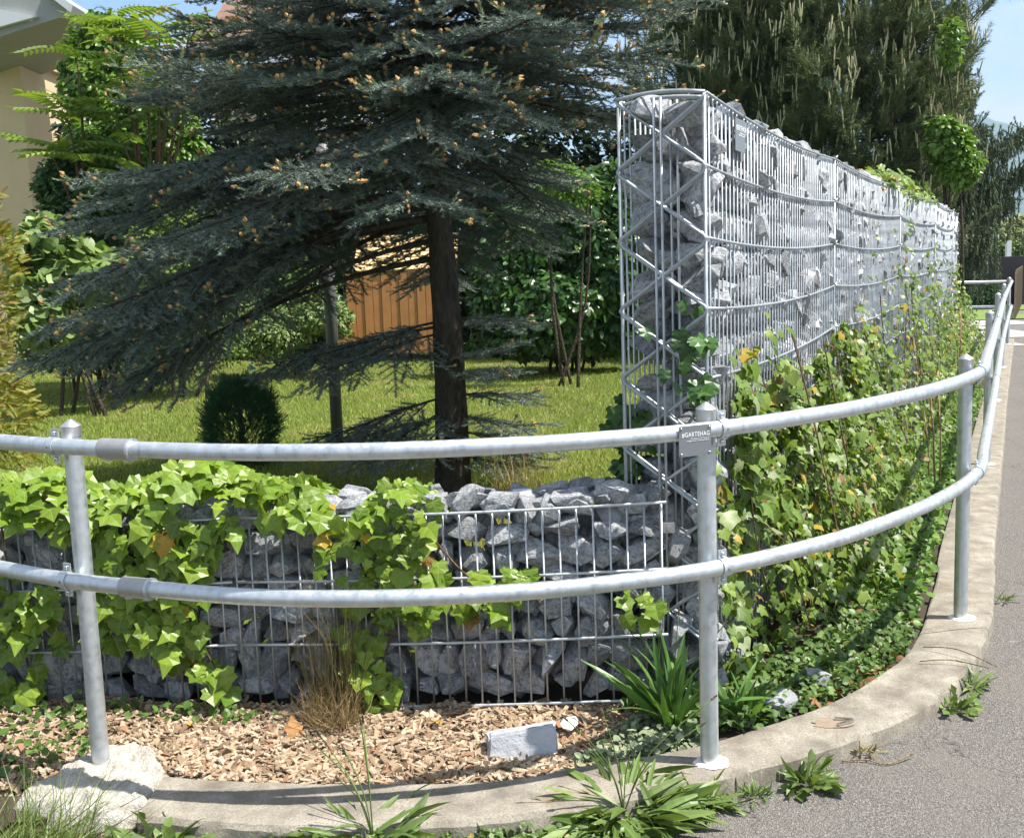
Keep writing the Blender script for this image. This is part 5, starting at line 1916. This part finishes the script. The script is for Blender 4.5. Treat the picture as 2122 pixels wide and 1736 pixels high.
# lawn grass
n = 190000
yy = 3.75 + (RNG.random(n) ** 1.9) * 12.5
xx = RNG.uniform(-1, 1, n) * (yy * .33 + .5) - yy * .17
okm = (xx < .50 + (yy - 3.4) * .42) & (xx > -.47 * yy - .6)
xx, yy = xx[okm], yy[okm]
P = np.stack([xx, yy, lawn_z(xx, yy) - .004], 1)
n = len(P)
m, t, out = newmat('lawn_blades')
w = t.world()
r_ = t.rnd()
c = t.mix(r_, (.20, .30, .035), (.34, .42, .075))
c = t.mix(t.ramp(t.noise(w, 1.4, 4, .6), [(.45, 0), (.72, .7)]), c, (.33, .30, .09))
ps = t.n('ShaderNodeSeparateXYZ', {0: w})
dry = t.math('MULTIPLY', t.ramp(ps.outputs[1], [(.0, 1), (1.0, 1)]), t.math('SUBTRACT', 1, t.math('DIVIDE', t.math('SUBTRACT', ps.outputs[1], 4.6), 2.2), clamp=True))
dry = t.math('MULTIPLY', dry, t.math('GREATER_THAN', ps.outputs[0], -.4))
c = t.mix(t.math('MULTIPLY', dry, t.ramp(t.noise(w, 3, 4, .6), [(.38, .1), (.6, .9)])), c, (.46, .36, .14))
bs = t.n('ShaderNodeBsdfPrincipled', {'Base Color': c, 'Roughness': .5, 'Specular IOR Level': .35})
tr = t.n('ShaderNodeBsdfTranslucent', {'Color': c})
mx = t.n('ShaderNodeMixShader', {0: .3, 1: bs.outputs[0], 2: tr.outputs[0]})
t.t.links.new(mx.outputs[0], out.inputs[0])
BL = [Proto([(-.5, 0, 0), (.5, 0, 0), (0, 1, .15)], [(0, 1, 2)]), Proto([(-.5, 0, 0), (.5, 0, 0), (.2, 1, -.2)], [(0, 1, 2)])]
ln = RNG.uniform(.028, .062, n) * np.where((xx > -.4) & (yy < 6.4), 1.2, 1)
d = np.array([0, 0, 1.0]) + nrm(n, .42)
scatter_obj('lawn_grass', BL, RNG.integers(0, 2, n), P, frames_y(d, nrm(n) + np.array([0, -.5, 0])), np.stack([.0045 + .00035 * yy, ln, ln], 1), RNG.random(n), m, None, 'stuff')

# ================================================================== GARDEN THINGS
PX = at(700, 925, 8.1)
po = MB().tube([(PX[0], PX[1], 0), (PX[0] + .01, PX[1], 2.7)], .045, 14)
o = po.build('garden_pole', mat_galv('dull_pole', (.22, .22, .22), .7), None, True)
tag(o, 'plain grey metal pole standing on the lawn left of the spruce trunk', 'pole')
shed = empty('wooden_shed', 'orange-brown plank shed in the far garden, seen under the spruce boughs', 'shed', tuple(at(820, 690, 15.2)))
M_PLANK = mat_plain('orange_plank', (.50, .23, .075), .6, 0, .3, 6, .2)
M_PLANK_LIT = mat_plain('sunlit_plank', (.72, .50, .24), .6, 0, .2, 6, .2)  # paler plank copy for the roof boards: sunlight put into the colour
a, b = at(722, 690, 15.2), at(922, 690, 15.2)
for k in range(11):
    x = a[0] + (b[0] - a[0]) * (k + .5) / 11
    MB().box((x, 15.2 + .012 * (k % 2), .78), ((b[0] - a[0]) / 11 - .008, .03, 1.12 + .02 * (k % 3))).build('plank', M_PLANK, shed)
for k in range(6):
    MB().box(((a[0] + b[0]) / 2 + .15, 15.25 + .16 * k, 1.40 + .085 * k), (b[0] - a[0] + .1, .15, .03), Matrix.Rotation(radians(28), 3, 'X')).build('roof_board', M_PLANK_LIT, shed)
MB().box((a[0] - .10, 15.1, .62), (.28, .05, .5)).build('side_door', M_PLANK, shed)
MB().box(((a[0] + b[0]) / 2, 15.7, .8), (b[0] - a[0] - .06, .9, 1.0)).build('body', M_PLANK, shed)
# small things on the lawn
fl = empty('garden_flag', 'small blue triangular pennant on a stick by the back bushes', 'flag', tuple(at(522, 790, 13.4)))
p0, p1 = at(517, 800, 13.4), at(517, 752, 13.4)
MB().tube([tuple(p0), tuple(p1)], .006, 5).build('stick', M_WHITE, fl)
q0, q1, q2 = at(517, 754, 13.4), at(532, 764, 13.39), at(517, 768, 13.4)
MB().add([tuple(q0), tuple(q1), tuple(q2), tuple(q0 + np.array([0, .006, 0])), tuple(q1 + np.array([0, .006, 0])), tuple(q2 + np.array([0, .006, 0]))], [(0, 1, 2), (3, 5, 4), (0, 3, 4, 1), (1, 4, 5, 2), (2, 5, 3, 0)]).build('cloth', mat_plain('blue_cloth', (.12, .36, .48), .7), fl)
dc = at(143, 771, 13.0)
ds = empty('dandelion_clock', 'white dandelion seed head on a stalk at the far lawn edge', 'flower', (dc[0], dc[1], .06))
MB().tube([(dc[0], dc[1], .05), tuple(dc)], .006, 5).build('stalk', L_PLANT, ds)
MB().add(*(lambda r: ([(dc[0] + r * cos(2.4 * k) * sqrt(1 - (1 - 2 * (k + .5) / 60) ** 2), dc[1] + r * sin(2.4 * k) * sqrt(1 - (1 - 2 * (k + .5) / 60) ** 2), dc[2] + r * (1 - 2 * (k + .5) / 60)) for k in range(60)], [(k, (k + 1) % 60, (k + 3) % 60) for k in range(60)]))(.04)).build('seed_head', M_WHITE, ds)
o = MB().tube(catmull([tuple(at(310, 778, 13.2)), tuple(at(320, 768, 13.2)), tuple(at(330, 770, 13.2)), tuple(at(338, 780, 13.2))], 4), .035, 8).build('garden_ornament', M_WHITE, None, True)
tag(o, 'low white curved garden ornament in the dark gap at the lawn edge', 'ornament')

# marker plate and twig at the kerb
mk = empty('kerb_marker', 'small metal angle on a rusty brown patch of the kerb top', 'marker', (.905, 2.985, .004))
M_RUST = mat_plain('rust_patch', (.25, .19, .14), .9, 0, .4, 60, .3)
pr = [( .905 + (.055 + .010 * sin(3 * k)) * cos(k * pi / 8) - .018, 2.985 + (.036 + .006 * cos(5 * k)) * sin(k * pi / 8)) for k in range(16)]
MB().prism(pr, .0025, .0036).build('rust_patch', M_RUST, mk)
MB().box((.925, 3.000, .008), (.052, .009, .006), Matrix.Rotation(radians(-16), 3, 'Z')).build('metal_strip', M_BOLT, mk)
MB().box((.922, 2.974, .008), (.055, .009, .006), Matrix.Rotation(radians(24), 3, 'Z')).build('metal_strip', M_BOLT, mk)
tw = MB().tube(catmull([(.875, 2.853, ROAD_Z + .006), (.94, 2.852, ROAD_Z + .008), (.985, 2.826, ROAD_Z + .005), (1.03, 2.838, ROAD_Z + .012), (1.075, 2.862, ROAD_Z + .018)], 4), [.0022] * 17, 5).build('dry_stalk', M_DRY, None, True)
tag(tw, 'bent straw-coloured dry stalk lying on the asphalt', 'twig')
for k, (x0, y0, x1, y1, lab) in enumerate([(1.30, 3.42, 1.50, 3.36, 'thin dark runner lying across the kerb top at the bend'), (1.36, 3.55, 1.53, 3.37, 'longer thin runner arching over the kerb just above the other one')]):
    tw = MB().tube(catmull([(x0, y0, .012), ((x0 + x1) / 2, (y0 + y1) / 2 + .02, .016 + .01 * k), (x1, y1, .004)], 5), .0016, 4).build('ivy_runner', M_STEM, None, True)
    tag(tw, lab, 'twig')

# ================================================================== HOUSES AND THE FAR END
M_WALL = mat_plain('beige_render', (.60, .47, .29), .9, 0, .12, 3, .1)
M_SOFFIT = mat_plain('grey_soffit', (.30, .31, .30), .8, 0, .12, 5, .05)
M_SOFFIT2 = mat_plain('pale_soffit', (.62, .64, .66), .8, 0, .1, 5, .05)
M_DARKW = mat_plain('red_brown_wood', (.13, .045, .028), .8, 0, .35, 8, .3)
M_FASC = mat_plain('weathered_fascia', (.34, .32, .29), .8, 0, .2, 8, .2)
M_TILE = mat_plain('brown_tile', (.20, .115, .08), .85, 0, .35, 7, .3)
M_GUT = mat_plain('dark_gutter', (.06, .06, .06), .6, 0, .2, 8, 0)


def solid_from_view(pts, Y, thick):
    """an outline at distance Y given real thickness along Y"""
    f_ = [tuple(at(px, py, Y)) for px, py in pts]
    b_ = [(p[0], p[1] + thick, p[2]) for p in f_]
    n = len(pts)
    return MB().add(f_ + b_, [tuple(range(n)), tuple(range(2 * n - 1, n - 1, -1))] + [(i, n + i, n + (i + 1) % n, (i + 1) % n) for i in range(n)])


hs = empty('house', 'beige rendered house corner with a grey roof overhang at the top left', 'house', tuple(at(0, 600, 20) * np.array([1, 1, 0])))
c_ = at(42, 150, 20)
MB().box((c_[0] - 3, 23.0, 2.9), (6, 6, 6.4)).build('wall', M_WALL, hs)
MB().box((c_[0] - 2.96, 22.96, 5.35), (6.12, 6.12, .10)).build('string_course', M_WALL, hs)
solid_from_view([(-120, 118), (32, 66), (134, 34), (142, 6), (96, -30), (-120, -30)], 18.3, 2.6).build('roof_overhang', M_SOFFIT, hs)
solid_from_view([(-120, 40), (0, 20), (78, 34), (20, 50), (-120, 90)], 18.2, .09).build('soffit_panel', M_SOFFIT2, hs)
solid_from_view([(98, -30), (144, 6), (140, 22), (84, -22)], 18.15, .14).build('barge_board', M_SOFFIT2, hs)
an = empty('timber_building', 'dark red-brown timber building with a pale notched eaves board, far left', 'building', tuple(at(90, 640, 23) * np.array([1, 1, 0])))
a, b = at(20, 250, 23), at(190, 250, 23)
MB().box(((a[0] + b[0]) / 2, 25.0, 2.4), (b[0] - a[0], 3.4, 5.2)).build('wall', M_DARKW, an)
solid_from_view([(30, 120), (50, 122), (175, 162), (175, 186), (30, 158)], 22.4, .25).build('eaves_board', M_FASC, an)
for k in range(9):
    c_ = at(46 + 13 * k, 137 + 3.6 * k, 22.36)
    MB().box(tuple(c_), (.075, .04, .075)).build('notch', M_SOFFIT2, an)
solid_from_view([(30, 104), (70, 112), (120, 136), (50, 121), (30, 119)], 22.5, 1.5).build('roof', M_SOFFIT2, an)
for x in (61, 71):
    MB().tube([tuple(at(x, 222, 21)), tuple(at(x + 4, 300, 21))], .022, 8).build('white_pipe', M_WHITE, an, True)
rh = empty('house', 'house with a brown tiled roof showing behind the spruce top', 'house', tuple(at(480, 600, 21) * np.array([1, 1, 0])))
e0, e1 = at(392, 92, 20), at(640, 92, 20)
r0 = e0 + np.array([1.5, 4.2, 3.0]); r1 = e1 + np.array([1.5, 4.2, 3.0])
MB().add([tuple(e0), tuple(e1), tuple(r1), tuple(r0)] + [tuple(p - np.array([0, 0, .18])) for p in (e0, e1, r1, r0)], [(0, 1, 2, 3), (7, 6, 5, 4), (0, 4, 5, 1), (1, 5, 6, 2), (2, 6, 7, 3), (3, 7, 4, 0)]).build('roof', M_TILE, rh)
mb = MB()
R = random.Random(4)
for i in range(16):
    for j in range(17):
        u, v = (j + .5 * (i % 2)) / 17, i / 16
        p = (e0 * (1 - u) + e1 * u) * (1 - v) + (r0 * (1 - u) + r1 * u) * v
        ax = unit(r0 - e0)
        nrm_ = np.array([0, -.58, .81])
        rot = Matrix([[1, 0, 0], [0, .81, -.58], [0, .58, .81]])
        mb.box(tuple(p + nrm_ * (.035 + R.uniform(0, .012)) + ax * .1), (.125, .34, .03), rot)
mb.build('roof_tiles', M_TILE, rh, False, 'stuff')
MB().box(((e0[0] + e1[0]) / 2, 22.6, e0[2] / 2 - .2), (e1[0] - e0[0] - .5, 4, e0[2] - .1)).build('wall', M_WALL, rh)
MB().tube([tuple(at(322, 118, 19.8)), tuple(at(420, 104, 19.8)), tuple(at(640, 100, 19.8))], .07, 8).build('gutter', M_GUT, rh, True)
# far end of the road, right
M_GRAV = mat_plain('pale_gravel', (.36, .35, .33), .9, 0, .5, 18, .5)
struct(link('gravel_forecourt', grid_mesh('gravel_forecourt', 5.2, 11.5, 14.6, 22.6, 6, 6, lambda x, y: x * 0 + ROAD_Z + .006, M_GRAV, lambda x, y: x < 7.2 + (y - 16) * .47)))
struct(link('far_lawn', grid_mesh('far_lawn', 4, 13.2, 22.6, 40, 6, 6, lambda x, y: x * 0 + ROAD_Z + .02, mat_plain('far_grass', (.14, .20, .04), .95, 0, .35, 6, .2), lambda x, y: x < 10.2 + (y - 22.6) * .45)))
shrub('clipped_bush', 'wide rounded green bush on the grass beyond the railing', 'bush', [pb(2005, 618, 27, 34, 26, 1, .5), pb(2045, 614, 27, 30, 28, 1, .5)], 3200, SMALL, .11, L_DEEP, stems=4)
bw = at(2096, 560, 29)
o = MB().box((bw[0] + .9, bw[1] + .6, .40), (2.6, 1.2, 1.62)).build('dark_block_wall', mat_plain('charcoal_wall', (.018, .016, .022), .8, 0, .3, 2, .1))
tag(o, 'dark charcoal wall block behind the far railing corner', 'wall')
wf = empty('wooden_fence', 'grey-brown board fence at the far right edge of the path', 'fence', tuple(at(2102, 655, 22.7)))
M_BOARD = mat_plain('weathered_board', (.30, .22, .15), .85, 0, .3, 10, .2)
f0, f1 = at(2103, 655, 22.7), at(2121, 615, 32)
for k in range(40):
    p = f0 + (f1 - f0) * k / 39
    MB().box((p[0], p[1], .42 + .03 * (k % 3)), (.035, .20, .95), Matrix.Rotation(-.42, 3, 'Z')).build('board', M_BOARD, wf)
fh = empty('white_building', 'low white building with dark window frames beyond the weeping tree', 'building', tuple(at(2030, 585, 42) * np.array([1, 1, 0])))
a, b = at(1985, 590, 42), at(2068, 590, 42)
MB().box(((a[0] + b[0]) / 2, 43.5, .8), (b[0] - a[0], 3, 2.4)).build('wall', mat_plain('white_wall', (.62, .62, .58), .8), fh)
for (x0, y0, x1, y1) in [(2022, 518, 2040, 546), (2044, 518, 2064, 546)]:
    p, q = at(x0, y1, 41.9), at(x1, y0, 41.9)
    w_ = MB().box(((p[0] + q[0]) / 2, 41.95, (p[2] + q[2]) / 2), (q[0] - p[0], .08, q[2] - p[2])).build('window', M_GUT, fh)
    MB().box(((p[0] + q[0]) / 2, 41.88, (p[2] + q[2]) / 2), (q[0] - p[0] - .1, .05, q[2] - p[2] - .1)).build('pane', mat_plain('window_glass', (.45, .47, .47), .15, 0, .05, 3, 0), w_)
p, q = at(2010, 552, 41.8), at(2066, 550, 41.8)
MB().box(((p[0] + q[0]) / 2, 41.8, p[2]), (q[0] - p[0], .2, .12)).build('beam', M_GUT, fh)
cr = empty('parked_car', 'pale car seen end-on low beneath the weeping tree', 'car', tuple(at(2012, 592, 38) * np.array([1, 1, 0])))
cp = at(2012, 588, 38)
mb = MB().add(*(lambda X, Y, Z: ([(X + x, Y + y, Z + z) for y in (0, 1.7) for (x, z) in ((-1.9, -.25), (-1.95, .25), (-1.2, .38), (-.7, .80), (.8, .80), (1.3, .38), (1.95, .25), (1.9, -.25))], [tuple(range(7, -1, -1)), tuple(range(8, 16))] + [(i, (i + 1) % 8, 8 + (i + 1) % 8, 8 + i) for i in range(8)]))(cp[0], cp[1], .3))
mb.build('body', mat_plain('white_car_paint', (.72, .72, .72), .25, 0, .02, 3, 0), cr)
for x in (-1.2, 1.2):
    MB().tube([(cp[0] + x, cp[1] - .04, .28), (cp[0] + x, cp[1] + .2, .28)], .31, 14).build('wheel', M_GUT, cr)
MB().add([(cp[0] - 1.05, cp[1] - .01, .72), (cp[0] + 1.1, cp[1] - .01, .72), (cp[0] + .75, cp[1] - .01, 1.05), (cp[0] - .65, cp[1] - .01, 1.05), (cp[0] - 1.05, cp[1] + .02, .72), (cp[0] + 1.1, cp[1] + .02, .72), (cp[0] + .75, cp[1] + .02, 1.05), (cp[0] - .65, cp[1] + .02, 1.05)], [(0, 1, 2, 3), (7, 6, 5, 4), (0, 4, 5, 1), (1, 5, 6, 2), (2, 6, 7, 3), (3, 7, 4, 0)]).build('side_window', M_GUT, cr)
shrub('blossom_tree', 'pale yellow-green layered tree above the far hedge', 'tree', [pb(2085, 485, 46, 34, 26, 1), pb(2118, 490, 46, 26, 30, 1), pb(2060, 503, 46, 22, 13, .5), pb(2110, 462, 46, 20, 14, .5), pb(2140, 480, 46, 30, 40, 1)], 5200, SMALL, .19, L_CREAM, stems=6, up=1.0)
shrub('clipped_hedge', 'square clipped green hedge under the pale tree at the far right', 'hedge', [pb(2068 + 20 * k, 520, 36, 17, 17, 1, .6) for k in range(5)], 4500, SMALL, .12, L_MID, stems=5)
p = at(2089, 535, 35)
o = MB().box((p[0], p[1], .6), (.14, .14, 2.2)).build('hedge_post', M_SOFFIT2)
tag(o, 'pale concrete post standing in front of the clipped hedge', 'post')
shrub('roadside_tree', 'fresh green leafy tree between the dark pine and the weeping conifer', 'tree', [pb(1965, 300, 12.6, 42, 42, 1), pb(1985, 345, 12.6, 40, 40, 1), pb(1950, 265, 12.6, 22, 22, .3), pb(1968, 90, 12.6, 14, 50, .25)], 3000, OVAL, .085, L_BRIGHT, stems=6)
shrub('distant_tree', 'hazy blue-green treetop beyond the timber building', 'tree', [pb(100, 190, 60, 22, 28, 1), pb(125, 205, 60, 20, 20, .6)], 1600, SMALL, .28, L_DARK, stems=4)
# mountain
nx, ny = 90, 40
gx = np.linspace(-400, 2600, nx)
rid = np.interp(gx, [-400, 300, 760, 880, 1046, 1130, 1170, 1400, 1800, 2600], [120, 230, 330, 330, 278, 258, 216, 120, 60, 40])
V = []
rs = np.random.default_rng(3)
for j in range(ny):
    f_ = j / (ny - 1)
    prof = sin(pi * min(f_ * 1.0, 1)) ** .9
    V.append(np.stack([gx + 40 * np.sin(gx / 130 + j), np.full(nx, 1900 + 1800 * f_ * .67), rid * prof * (1 + .05 * np.sin(gx / 60 + j * .7) + rs.normal(0, .012, nx)) - 5], 1))
V = np.concatenate(V)
i = (np.arange(ny - 1)[:, None] * nx + np.arange(nx - 1)[None]).ravel()
Q = np.stack([i, i + 1, i + nx + 1, i + nx], -1)
struct(link('mountain', raw_mesh('mountain', V, Q.ravel(), np.full(len(Q), 4), mat_plain('forest_slope', (.05, .085, .04), .95, 0, .4, .02, 0), smooth=True)))
# the air between here and the mountain
m, t, out = newmat('haze')
pv = t.n('ShaderNodeVolumePrincipled', {'Color': (.55, .76, 1.0), 'Density': HAZE, 'Anisotropy': .2})
t.t.links.new(pv.outputs[0], out.inputs[1])
hz = MB().box((0, 1500, 170), (6200, 6200, 344)).build('haze', m)
hz['kind'] = 'stuff'
